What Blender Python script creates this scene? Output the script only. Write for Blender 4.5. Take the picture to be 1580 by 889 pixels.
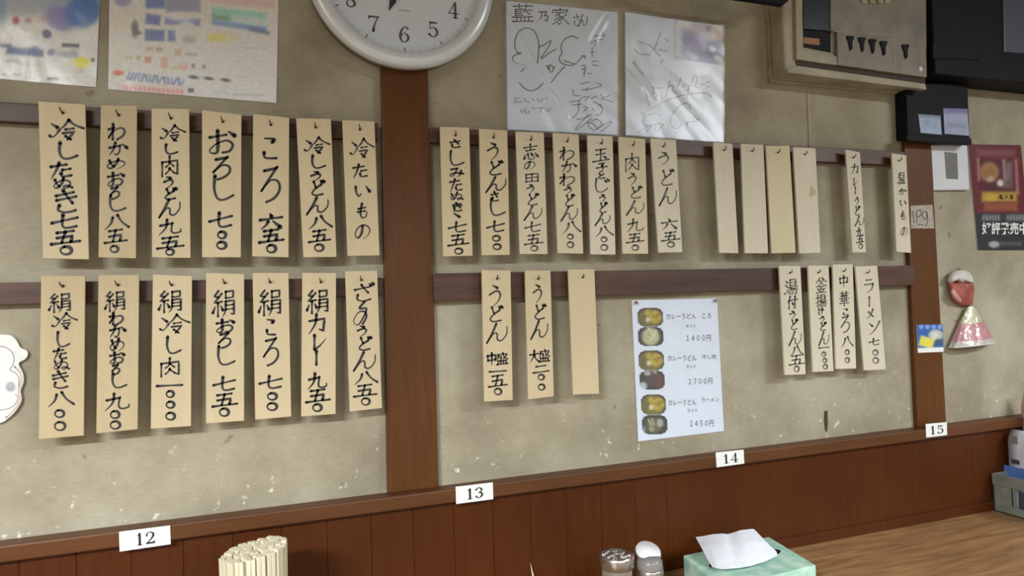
import bpy, bmesh, math, random
import numpy as np
from mathutils import Vector, Matrix, noise
for o in list(bpy.data.objects): bpy.data.objects.remove(o)
C = bpy.context.scene.collection
S = bpy.context.scene
random.seed(7)

# ------------------------------------------------------------------ camera
FPX = 1050.0
CAM = np.array([0.0, -1.308, 1.31])
M = np.array([[0.9442027, -0.32743451, -0.0356077],      # camera right
              [0.02594271, -0.03383924, 0.99909053],     # camera up
              [0.32834165, 0.94426773, 0.02345656]])     # camera forward
cd = bpy.data.cameras.new('camera'); cam = bpy.data.objects.new('camera', cd); C.objects.link(cam)
cd.sensor_width = 36.0; cd.lens = 36.0 * FPX / 1580.0; cd.clip_start = 0.02
R3 = Matrix([[M[0][i], M[1][i], -M[2][i]] for i in range(3)])
cam.matrix_world = Matrix.Translation(Vector(CAM)) @ R3.to_4x4()
S.camera = cam

# ------------------------------------------------------------------ light, exposure
S.view_settings.view_transform = 'Standard'; S.view_settings.look = 'None'
S.view_settings.gamma = 1.0; S.view_settings.exposure = -0.1
w = bpy.data.worlds.new('world'); S.world = w; w.use_nodes = True
w.node_tree.nodes['Background'].inputs[0].default_value = (0.75, 0.82, 1.0, 1)
w.node_tree.nodes['Background'].inputs[1].default_value = 0.05
def area(name, loc, sx, sy, power, col, rot=(0, 0, 0), spread=157):
    l = bpy.data.lights.new(name, 'AREA'); l.shape = 'RECTANGLE'; l.size = sx; l.size_y = sy
    l.energy = power; l.color = col
    l.spread = math.radians(spread)
    o = bpy.data.objects.new(name, l); C.objects.link(o); o.location = loc; o.rotation_euler = rot
    return o
area('ceiling_lamp_left', (-1.6, -2.5, 2.42), 1.15, 0.25, 285, (0.95, 0.985, 1.0))
area('ceiling_lamp_right', (2.75, -2.1, 2.42), 1.15, 0.25, 100, (0.92, 0.97, 1.0), spread=170)
area('ceiling_lamp_far', (1.0, -3.9, 2.42), 2.4, 0.4, 195, (0.90, 0.97, 1.0))

# ------------------------------------------------------------------ pixel rays to points in the room
def ray(px, py):
    return ((px - 790) / FPX) * M[0] + ((444.5 - py) / FPX) * M[1] + M[2]
def PY(px, py, y):
    d = ray(px, py); t = (y - CAM[1]) / d[1]; return Vector(CAM + d * t)
def PZ(px, py, z):
    d = ray(px, py); t = (z - CAM[2]) / d[2]; return Vector(CAM + d * t)
def PX(px, py, x):
    d = ray(px, py); t = (x - CAM[0]) / d[0]; return Vector(CAM + d * t)

# ------------------------------------------------------------------ materials
def mat(name): 
    m = bpy.data.materials.new(name); m.use_nodes = True
    nt = m.node_tree; return m, nt, nt.nodes['Principled BSDF']
def N(nt, t, **k):
    n = nt.nodes.new(t)
    for a, b in k.items():
        if a in n.inputs: n.inputs[a].default_value = b
        else: setattr(n, a, b)
    return n
def ramp(nt, stops):
    r = nt.nodes.new('ShaderNodeValToRGB'); e = r.color_ramp.elements
    while len(e) < len(stops): e.new(0.5)
    for i, (p, c) in enumerate(stops): e[i].position = p; e[i].color = (*c, 1)
    return r
def plain(name, col, rough=0.5, metal=0.0, spec=0.5, var=0.06, scale=30, bump=0.0):
    m, nt, b = mat(name)
    tc = N(nt, 'ShaderNodeTexCoord'); n = N(nt, 'ShaderNodeTexNoise', Scale=scale, Detail=4.0)
    nt.links.new(tc.outputs['Object'], n.inputs['Vector'])
    r = ramp(nt, [(0.3, tuple(c * (1 - var) for c in col)), (0.7, tuple(min(1, c * (1 + var)) for c in col))])
    nt.links.new(n.outputs['Fac'], r.inputs['Fac']); nt.links.new(r.outputs['Color'], b.inputs['Base Color'])
    b.inputs['Roughness'].default_value = rough; b.inputs['Metallic'].default_value = metal
    b.inputs['Specular IOR Level'].default_value = spec
    if bump:
        bp = N(nt, 'ShaderNodeBump', Strength=bump, Distance=0.002)
        nt.links.new(n.outputs['Fac'], bp.inputs['Height']); nt.links.new(bp.outputs['Normal'], b.inputs['Normal'])
    return m
def wood(name, c1, c2, rough=0.4, axis='z', scale=9, stretch=14, bump=0.08, patch=0.25, spec=0.5):
    m, nt, b = mat(name)
    tc = N(nt, 'ShaderNodeTexCoord'); mp = N(nt, 'ShaderNodeMapping')
    sc = [stretch, stretch, stretch]; sc['xyz'.index(axis)] = 1.0
    mp.inputs['Scale'].default_value = sc
    nt.links.new(tc.outputs['Object'], mp.inputs['Vector'])
    n = N(nt, 'ShaderNodeTexNoise', Scale=scale, Detail=8.0, Roughness=0.62, Distortion=0.4)
    nt.links.new(mp.outputs['Vector'], n.inputs['Vector'])
    n2 = N(nt, 'ShaderNodeTexNoise', Scale=3.5, Detail=3.0)
    nt.links.new(tc.outputs['Object'], n2.inputs['Vector'])
    r = ramp(nt, [(0.32, c1), (0.68, c2)]); nt.links.new(n.outputs['Fac'], r.inputs['Fac'])
    r2 = ramp(nt, [(0.3, (1 - patch,) * 3), (0.7, (1.0, 1.0, 1.0))]); nt.links.new(n2.outputs['Fac'], r2.inputs['Fac'])
    mx = N(nt, 'ShaderNodeMix', data_type='RGBA', blend_type='MULTIPLY'); mx.inputs[0].default_value = 1.0
    nt.links.new(r.outputs['Color'], mx.inputs[6]); nt.links.new(r2.outputs['Color'], mx.inputs[7])
    nt.links.new(mx.outputs[2], b.inputs['Base Color'])
    b.inputs['Roughness'].default_value = rough; b.inputs['Specular IOR Level'].default_value = spec
    bp = N(nt, 'ShaderNodeBump', Strength=bump, Distance=0.001)
    nt.links.new(n.outputs['Fac'], bp.inputs['Height']); nt.links.new(bp.outputs['Normal'], b.inputs['Normal'])
    return m
def plaster():
    m, nt, b = mat('plaster')
    tc = N(nt, 'ShaderNodeTexCoord')
    big = N(nt, 'ShaderNodeTexNoise', Scale=4.5, Detail=6.0, Roughness=0.6); nt.links.new(tc.outputs['Object'], big.inputs['Vector'])
    r = ramp(nt, [(0.34, (0.300, 0.268, 0.190)), (0.5, (0.395, 0.360, 0.262)), (0.66, (0.485, 0.452, 0.345))])
    nt.links.new(big.outputs['Fac'], r.inputs['Fac'])
    # fine brushed weave and grime
    mp = N(nt, 'ShaderNodeMapping'); mp.inputs['Scale'].default_value = (1, 1, 6); nt.links.new(tc.outputs['Object'], mp.inputs['Vector'])
    fine = N(nt, 'ShaderNodeTexNoise', Scale=55.0, Detail=6.0, Roughness=0.7); nt.links.new(mp.outputs['Vector'], fine.inputs['Vector'])
    r2 = ramp(nt, [(0.25, (0.80,) * 3), (0.75, (1.0,) * 3)]); nt.links.new(fine.outputs['Fac'], r2.inputs['Fac'])
    mx = N(nt, 'ShaderNodeMix', data_type='RGBA', blend_type='MULTIPLY'); mx.inputs[0].default_value = 1.0
    nt.links.new(r.outputs['Color'], mx.inputs[6]); nt.links.new(r2.outputs['Color'], mx.inputs[7])
    # pale worn chips low on the wall (they sit where chairs and hands rub it), dark specks
    v = N(nt, 'ShaderNodeTexNoise', Scale=42.0, Detail=3.0, Roughness=0.6); nt.links.new(tc.outputs['Object'], v.inputs['Vector'])
    chips = ramp(nt, [(0.63, (0,) * 3), (0.70, (1,) * 3)]); nt.links.new(v.outputs['Fac'], chips.inputs['Fac'])
    sep = N(nt, 'ShaderNodeSeparateXYZ'); nt.links.new(tc.outputs['Object'], sep.inputs[0])
    low = N(nt, 'ShaderNodeMapRange'); low.inputs['From Min'].default_value = 1.13; low.inputs['From Max'].default_value = 0.955
    nt.links.new(sep.outputs['Z'], low.inputs['Value'])
    mul = N(nt, 'ShaderNodeMath', operation='MULTIPLY'); nt.links.new(chips.outputs['Color'], mul.inputs[0]); nt.links.new(low.outputs['Result'], mul.inputs[1])
    mx2 = N(nt, 'ShaderNodeMix', data_type='RGBA'); nt.links.new(mul.outputs[0], mx2.inputs[0])
    nt.links.new(mx.outputs[2], mx2.inputs[6]); mx2.inputs[7].default_value = (0.78, 0.74, 0.62, 1)
    v2 = N(nt, 'ShaderNodeTexNoise', Scale=30.0, Detail=2.0); v2.noise_dimensions = '4D'; v2.inputs['W'].default_value = 3.3
    nt.links.new(tc.outputs['Object'], v2.inputs['Vector'])
    dk = ramp(nt, [(0.685, (0,) * 3), (0.74, (0.6,) * 3)]); nt.links.new(v2.outputs['Fac'], dk.inputs['Fac'])
    mx3 = N(nt, 'ShaderNodeMix', data_type='RGBA'); nt.links.new(dk.outputs['Color'], mx3.inputs[0])
    nt.links.new(mx2.outputs[2], mx3.inputs[6]); mx3.inputs[7].default_value = (0.16, 0.12, 0.08, 1)
    nt.links.new(mx3.outputs[2], b.inputs['Base Color'])
    b.inputs['Roughness'].default_value = 0.72; b.inputs['Specular IOR Level'].default_value = 0.25
    bp = N(nt, 'ShaderNodeBump', Strength=0.22, Distance=0.002); nt.links.new(fine.outputs['Fac'], bp.inputs['Height'])
    bp2 = N(nt, 'ShaderNodeBump', Strength=0.25, Distance=0.02); nt.links.new(big.outputs['Fac'], bp2.inputs['Height'])
    nt.links.new(bp.outputs['Normal'], bp2.inputs['Normal'])
    nt.links.new(bp2.outputs['Normal'], b.inputs['Normal'])
    return m
def printed(name, rough=0.45, spec=0.4):
    m, nt, b = mat(name)
    a = N(nt, 'ShaderNodeVertexColor'); a.layer_name = 'Col'
    tc = N(nt, 'ShaderNodeTexCoord'); n = N(nt, 'ShaderNodeTexNoise', Scale=180.0, Detail=3.0); nt.links.new(tc.outputs['Object'], n.inputs['Vector'])
    r = ramp(nt, [(0.3, (0.93,) * 3), (0.7, (1.0,) * 3)]); nt.links.new(n.outputs['Fac'], r.inputs['Fac'])
    mx = N(nt, 'ShaderNodeMix', data_type='RGBA', blend_type='MULTIPLY'); mx.inputs[0].default_value = 1.0
    nt.links.new(a.outputs['Color'], mx.inputs[6]); nt.links.new(r.outputs['Color'], mx.inputs[7])
    nt.links.new(mx.outputs[2], b.inputs['Base Color'])
    b.inputs['Roughness'].default_value = rough; b.inputs['Specular IOR Level'].default_value = spec
    return m
def film(name, gloss=0.10, edge=0.55, bump=0.5, scale=16, tint=(1, 1, 1), haze=0.05, stretch=(1, 1, 1), rough=0.1, rot=0.0):
    m = bpy.data.materials.new(name); m.use_nodes = True; nt = m.node_tree; nt.nodes.clear()
    out = N(nt, 'ShaderNodeOutputMaterial'); tr = N(nt, 'ShaderNodeBsdfTransparent'); tr.inputs[0].default_value = (*tint, 1)
    gl = N(nt, 'ShaderNodeBsdfGlossy', Roughness=rough); df = N(nt, 'ShaderNodeBsdfDiffuse'); df.inputs[0].default_value = (0.85, 0.88, 0.95, 1)
    tc = N(nt, 'ShaderNodeTexCoord'); mp = N(nt, 'ShaderNodeMapping'); mp.inputs['Scale'].default_value = stretch; mp.inputs['Rotation'].default_value = (0, rot, 0)
    nt.links.new(tc.outputs['Object'], mp.inputs['Vector'])
    n = N(nt, 'ShaderNodeTexNoise', Scale=scale, Detail=3.0, Roughness=0.5, Distortion=1.2)
    nt.links.new(mp.outputs['Vector'], n.inputs['Vector'])
    bp = N(nt, 'ShaderNodeBump', Strength=bump, Distance=0.01)
    nt.links.new(n.outputs['Fac'], bp.inputs['Height']); nt.links.new(bp.outputs['Normal'], gl.inputs['Normal'])
    lw = N(nt, 'ShaderNodeLayerWeight', Blend=0.35); nt.links.new(bp.outputs['Normal'], lw.inputs['Normal'])
    mr = N(nt, 'ShaderNodeMapRange'); mr.inputs['To Min'].default_value = gloss; mr.inputs['To Max'].default_value = edge
    nt.links.new(lw.outputs['Facing'], mr.inputs['Value'])
    m0 = N(nt, 'ShaderNodeMixShader'); m0.inputs[0].default_value = haze
    nt.links.new(tr.outputs[0], m0.inputs[1]); nt.links.new(df.outputs[0], m0.inputs[2])
    mx = N(nt, 'ShaderNodeMixShader'); nt.links.new(mr.outputs['Result'], mx.inputs[0])
    nt.links.new(m0.outputs[0], mx.inputs[1]); nt.links.new(gl.outputs[0], mx.inputs[2])
    nt.links.new(mx.outputs[0], out.inputs[0])
    return m

PLASTER = plaster()
PILLAR = wood('pillar_wood', (0.096, 0.034, 0.007), (0.125, 0.045, 0.0095), rough=0.40, axis='z', scale=6, patch=0.2, spec=0.32)
RAILW = wood('rail_wood', (0.102, 0.037, 0.012), (0.135, 0.052, 0.017), rough=0.42, axis='x', scale=7, patch=0.3, spec=0.3)
BATTEN = wood('batten_wood', (0.065, 0.028, 0.016), (0.135, 0.060, 0.037), rough=0.45, axis='x', scale=5, patch=0.5)
BOARD = wood('wainscot_wood', (0.068, 0.018, 0.0036), (0.087, 0.0235, 0.0048), rough=0.42, axis='z', scale=7, patch=0.25, spec=0.18)
COUNTER = wood('counter_wood', (0.24, 0.115, 0.045), (0.47, 0.27, 0.115), rough=0.4, axis='x', scale=7, stretch=9, patch=0.25, bump=0.05)
TAG = [wood('tag_wood_%s' % n, a, b, rough=0.62, axis='z', scale=8, stretch=12, bump=0.06, patch=0.12, spec=0.25) for n, a, b in (
    ('warm', (0.62, 0.52, 0.335), (0.655, 0.55, 0.36)), ('tan', (0.53, 0.43, 0.265), (0.58, 0.475, 0.295)),
    ('pale', (0.66, 0.58, 0.415), (0.70, 0.62, 0.45)), ('cream', (0.68, 0.63, 0.49), (0.72, 0.67, 0.53)), ('yellow', (0.68, 0.61, 0.40), (0.72, 0.65, 0.44)))]
INK = plain('brush_ink', (0.022, 0.022, 0.024), rough=0.55, var=0.2)
FADED = plain('faded_ink', (0.10, 0.10, 0.085), rough=0.6, var=0.25)
GREYINK = plain('grey_marker', (0.16, 0.17, 0.20), rough=0.5, var=0.2)
PALEINK = plain('pale_marker', (0.27, 0.30, 0.36), rough=0.5, var=0.2)
PRINTINK = plain('print_ink', (0.12, 0.125, 0.14), rough=0.5, var=0.1)
WHITEPAPER = plain('white_paper', (0.82, 0.84, 0.84), rough=0.45, var=0.04, scale=60)
COOLPAPER = plain('cool_paper', (0.74, 0.83, 0.97), rough=0.5, var=0.03)
PRINT = printed('printed_paper')
NAIL = plain('nail_iron', (0.06, 0.045, 0.035), rough=0.45, metal=0.6)
SLEEVE = film('plastic_sleeve', gloss=0.05, edge=0.5, bump=0.12, scale=6, stretch=(1, 1, 0.5), haze=0.08, rough=0.33, rot=0.6)
SLEEVE2 = film('newsprint_sleeve', gloss=0.025, edge=0.3, bump=0.2, scale=10, haze=0.02, rough=0.25)
LAMIN = film('laminate_film', gloss=0.04, edge=0.4, bump=0.08, scale=5, haze=0.04, rough=0.15)
CLOCKRIM = plain('clock_rim', (0.76, 0.83, 0.90), rough=0.28, metal=0.2, var=0.02)
CLOCKSIDE = plain('clock_side', (0.20, 0.17, 0.13), rough=0.5)
DIAL = plain('clock_dial', (0.72, 0.80, 0.90), rough=0.5, var=0.02)
GLASS = film('clock_glass', gloss=0.03, edge=0.3, bump=0.0, haze=0.0, rough=0.03)
BOXCREAM = plain('old_cream_plastic', (0.36, 0.32, 0.22), rough=0.5, var=0.25, scale=14)
BOXGREY = plain('grimy_grey_panel', (0.23, 0.205, 0.16), rough=0.55, var=0.25, scale=16)
BOXWIN = plain('smoked_window', (0.012, 0.016, 0.028), rough=0.25, var=0.3, scale=12)
DARK = plain('black_plastic', (0.006, 0.006, 0.009), rough=0.6, var=0.3, spec=0.2)
DARKBROWN = plain('dark_groove', (0.05, 0.032, 0.02), rough=0.7)
SCREEN = plain('dull_screen', (0.07, 0.08, 0.115), rough=0.35, var=0.15, scale=6)
ORANGE = plain('orange_block', (0.36, 0.17, 0.09), rough=0.6)
METAL = plain('pressed_tin', (0.55, 0.52, 0.50), rough=0.28, metal=0.95, var=0.15, scale=60, bump=0.25)
GLASSJAR = plain('brown_jar', (0.11, 0.09, 0.06), rough=0.15, var=0.25, scale=20)
GREYLID = plain('grey_lid', (0.22, 0.21, 0.20), rough=0.25, var=0.15)
WHITELID = plain('white_lid', (0.80, 0.80, 0.82), rough=0.3, var=0.02)
TISSUE = plain('tissue_paper', (0.80, 0.83, 0.90), rough=0.8, var=0.03, scale=80)
CHOP = wood('pale_chopstick_wood', (0.66, 0.60, 0.42), (0.82, 0.77, 0.60), rough=0.6, axis='z', scale=9, patch=0.1)
CEIL = plain('ceiling_board', (0.30, 0.27, 0.22), rough=0.8)
FLOOR = plain('floor_tile', (0.10, 0.08, 0.06), rough=0.5)
ROOM = plain('room_paint', (0.20, 0.16, 0.12), rough=0.8)
WHITEPLASTIC = plain('white_plastic', (0.70, 0.74, 0.80), rough=0.35, var=0.03)
ROCKER = plain('grey_rocker', (0.17, 0.17, 0.16), rough=0.4)
GREYBASKET = plain('grey_green_plastic', (0.20, 0.215, 0.185), rough=0.45, var=0.15)
SLATE = plain('slate_packet', (0.055, 0.065, 0.085), rough=0.4)
PACKWHITE = plain('white_packet', (0.60, 0.63, 0.70), rough=0.35, var=0.08, scale=14)
PACKBLUE = plain('blue_band', (0.09, 0.20, 0.50), rough=0.35)
RED = plain('faded_red_cloth', (0.33, 0.085, 0.06), rough=0.6, var=0.3, scale=60)
OFFWHITE = plain('soft_white_cloth', (0.62, 0.60, 0.56), rough=0.7, var=0.1, scale=60)
def mint():
    m, nt, b = mat('mint_card'); tc = N(nt, 'ShaderNodeTexCoord')
    n = N(nt, 'ShaderNodeTexNoise', Scale=32.0, Detail=2.0); nt.links.new(tc.outputs['Object'], n.inputs['Vector'])
    r = ramp(nt, [(0.35, (0.34, 0.60, 0.49)), (0.5, (0.45, 0.70, 0.58)), (0.66, (0.60, 0.80, 0.68))])
    nt.links.new(n.outputs['Fac'], r.inputs['Fac']); nt.links.new(r.outputs['Color'], b.inputs['Base Color'])
    b.inputs['Roughness'].default_value = 0.5
    return m
MINT = mint()

# ------------------------------------------------------------------ object helpers
def link(name, verts, faces, m, parent=None, smooth=False, cols=None):
    me = bpy.data.meshes.new(name); me.from_pydata([tuple(v) for v in verts], [], faces)
    if cols is not None:
        ca = me.color_attributes.new('Col', 'FLOAT_COLOR', 'POINT')
        ca.data.foreach_set('color', np.asarray(cols, dtype=np.float32).ravel())
    me.materials.append(m)
    if smooth:
        for p in me.polygons: p.use_smooth = True
    o = bpy.data.objects.new(name, me); C.objects.link(o)
    if parent: o.parent = parent; o.matrix_parent_inverse = parent.matrix_world.inverted()
    return o
def from_bm(name, bm, m, parent=None, smooth=False):
    bmesh.ops.recalc_face_normals(bm, faces=bm.faces)
    me = bpy.data.meshes.new(name); bm.to_mesh(me); bm.free(); me.materials.append(m)
    if smooth:
        for p in me.polygons: p.use_smooth = True
    o = bpy.data.objects.new(name, me); C.objects.link(o)
    if parent: o.parent = parent; o.matrix_parent_inverse = parent.matrix_world.inverted()
    return o
def empty(name, loc):
    o = bpy.data.objects.new(name, None); C.objects.link(o); o.location = loc; o.empty_display_size = 0.02
    bpy.context.view_layer.update(); return o
def tag(o, label=None, cat=None, group=None, kind=None):
    if label: o['label'] = label
    if cat: o['category'] = cat
    if group: o['group'] = group
    if kind: o['kind'] = kind
    return o
def bev(bm, w, seg=2):
    if w > 0: bmesh.ops.bevel(bm, geom=bm.edges[:], offset=w, segments=seg, affect='EDGES', profile=0.6)
def box(name, a, b, m, parent=None, bevel=0.0, seg=2):
    bm = bmesh.new(); bmesh.ops.create_cube(bm, size=1)
    a, b = Vector(a), Vector(b)
    for v in bm.verts: v.co = Vector([(a[i] + b[i]) / 2 + v.co[i] * (b[i] - a[i]) for i in range(3)])
    bev(bm, bevel, seg); return from_bm(name, bm, m, parent)
def prism(name, q, y0, y1, m, parent=None, bevel=0.0, yp=None):
    """solid slab: the pixel polygon q seen on the plane y=y1 (its front), reaching back to y0"""
    f = [PY(x, y, y1 if yp is None else yp) for x, y in q]
    return slab(name, [(p.x, p.z) for p in f], y0, y1, m, parent, bevel)
def slab(name, xz, y0, y1, m, parent=None, bevel=0.0):
    bm = bmesh.new()
    F = [bm.verts.new((x, y1, z)) for x, z in xz]; B = [bm.verts.new((x, y0, z)) for x, z in xz]
    bm.faces.new(F); bm.faces.new(B[::-1]); n = len(xz)
    for i in range(n): bm.faces.new((F[i], B[i], B[(i + 1) % n], F[(i + 1) % n]))
    bev(bm, bevel, 2); return from_bm(name, bm, m, parent)
def lathe(name, prof, m, parent=None, loc=(0, 0, 0), seg=40, axis='z', smooth=True):
    bm = bmesh.new(); rings = []
    for r, h in prof:
        ring = []
        for k in range(seg):
            a = 2 * math.pi * k / seg
            p = (r * math.cos(a), r * math.sin(a), h) if axis == 'z' else (r * math.cos(a), h, r * math.sin(a))
            ring.append(bm.verts.new(Vector(p) + Vector(loc)))
        rings.append(ring)
    for A, B in zip(rings, rings[1:]):
        for k in range(seg): bm.faces.new((A[k], A[(k + 1) % seg], B[(k + 1) % seg], B[k]))
    if len(prof) > 2 and prof[0][0] > 1e-6: bm.faces.new(rings[0])
    if len(prof) > 2 and prof[-1][0] > 1e-6: bm.faces.new(rings[-1])
    bmesh.ops.remove_doubles(bm, verts=bm.verts, dist=1e-6)
    return from_bm(name, bm, m, parent, smooth)
def tube(name, pts, r, m, parent=None, seg=8):
    bm = bmesh.new(); rings = []; pts = [Vector(p) for p in pts]
    for i, p in enumerate(pts):
        t = (pts[min(i + 1, len(pts) - 1)] - pts[max(i - 1, 0)]).normalized()
        u = t.orthogonal().normalized() if i == 0 else (u - t * u.dot(t)).normalized()
        v = t.cross(u); rr = r[i] if isinstance(r, (list, tuple)) else r
        rings.append([bm.verts.new(p + (u * math.cos(2 * math.pi * k / seg) + v * math.sin(2 * math.pi * k / seg)) * rr) for k in range(seg)])
    for A, B in zip(rings, rings[1:]):
        for k in range(seg): bm.faces.new((A[k], A[(k + 1) % seg], B[(k + 1) % seg], B[k]))
    bm.faces.new(rings[0][::-1]); bm.faces.new(rings[-1])
    return from_bm(name, bm, m, parent, True)

# ------------------------------------------------------------------ strokes (brush writing)
def crom(p, n=6):
    if len(p) < 3: 
        return [tuple(a + (b - a) * i / n for a, b in zip(p[0], p[1])) for i in range(n + 1)]
    out = []; q = [p[0]] + list(p) + [p[-1]]
    for i in range(1, len(q) - 2):
        for k in range(n):
            t = k / n
            out.append(tuple(0.5 * ((2 * b) + (-a + c) * t + (2 * a - 5 * b + 4 * c - d) * t * t + (-a + 3 * b - 3 * c + d) * t ** 3)
                             for a, b, c, d in zip(q[i - 1], q[i], q[i + 1], q[i + 2])))
    out.append(tuple(p[-1])); return out
def parse(s):
    res = []
    for st in s.split(';'):
        st = st.strip(); typ = 'n'
        if st[0] in 'tpdu': typ = st[0]; st = st[1:]
        res.append((typ, [tuple(float(v) for v in q.split(',')) for q in st.split()]))
    return res
class Ink:
    """collects strokes drawn in a flat frame (pixel frame by default) and makes one mesh"""
    def __init__(s, brush=False): s.v = []; s.f = []; s.brush = brush; s.bold = 1.0
    def stroke(s, pts, w, typ='n'):
        has_w = len(pts[0]) == 3
        c = [tuple(p) for p in pts] if (typ == 'p' and len(pts) > 2) else crom(pts)
        if typ == 'p' and len(pts) > 2:
            c = [tuple(a + (b - a) * k / 4 for a, b in zip(p0, p1)) for p0, p1 in zip(pts, pts[1:]) for k in range(4)] + [tuple(pts[-1])]
        n = len(c); base = len(s.v)
        for i, p in enumerate(c):
            a = c[max(i - 1, 0)]; b = c[min(i + 1, n - 1)]
            dx, dy = b[0] - a[0], b[1] - a[1]; L = math.hypot(dx, dy) or 1
            t = i / (n - 1)
            if has_w: ww = p[2] * w
            elif typ == 't': ww = w * (1.05 - 0.8 * t ** 1.5)
            elif typ == 'd': ww = w * (0.5 + 0.8 * t)
            elif typ in 'pu': ww = w * (0.95 + 0.05 * math.sin(9 * t))
            else: ww = w * (1.12 - 0.35 * math.sin(math.pi * min(1, t * 1.1)) - 0.25 * t)
            if not has_w and s.brush: ww *= 1.0 + 0.30 * dy / L + 0.12 * dx / L
            nx, ny = -dy / L * ww / 2, dx / L * ww / 2
            s.v += [(p[0] + nx, p[1] + ny), (p[0] - nx, p[1] - ny)]
        for i in range(n - 1):
            k = base + 2 * i; s.f.append((k, k + 1, k + 3, k + 2))
        for e, r in ((0, 0), (n - 1, 0)):                       # round ends
            k = base + 2 * e; (x1, y1), (x2, y2) = s.v[k], s.v[k + 1]
            cx, cy, rr = (x1 + x2) / 2, (y1 + y2) / 2, math.hypot(x1 - x2, y1 - y2) / 2
            b0 = len(s.v); s.v += [(cx + rr * math.cos(j * math.pi / 4), cy + rr * math.sin(j * math.pi / 4)) for j in range(8)]
            s.f.append(tuple(range(b0, b0 + 8)))
    def glyph(s, ch, x0, y0, x1, y1, w, shear=0.0):
        for typ, pts in GL[ch]:
            if typ == 'o':
                continue
            q = []
            for p in pts:
                yy = y0 + p[1] / 100 * (y1 - y0) - (p[0] - 50) / 100 * (x1 - x0) * shear; xx = x0 + p[0] / 100 * (x1 - x0)
                q.append((xx, yy) + ((p[2] / 100 * (y1 - y0) * s.bold,) if len(p) == 3 else ()))
            s.stroke(q, 1.0 if len(pts[0]) == 3 else w, typ)
    def build(s, name, m, parent, y, mp=None):
        mp = mp or (lambda x, yy: PY(x, yy, y))
        return link(name, [mp(*p) for p in s.v], s.f, m, parent)

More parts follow.
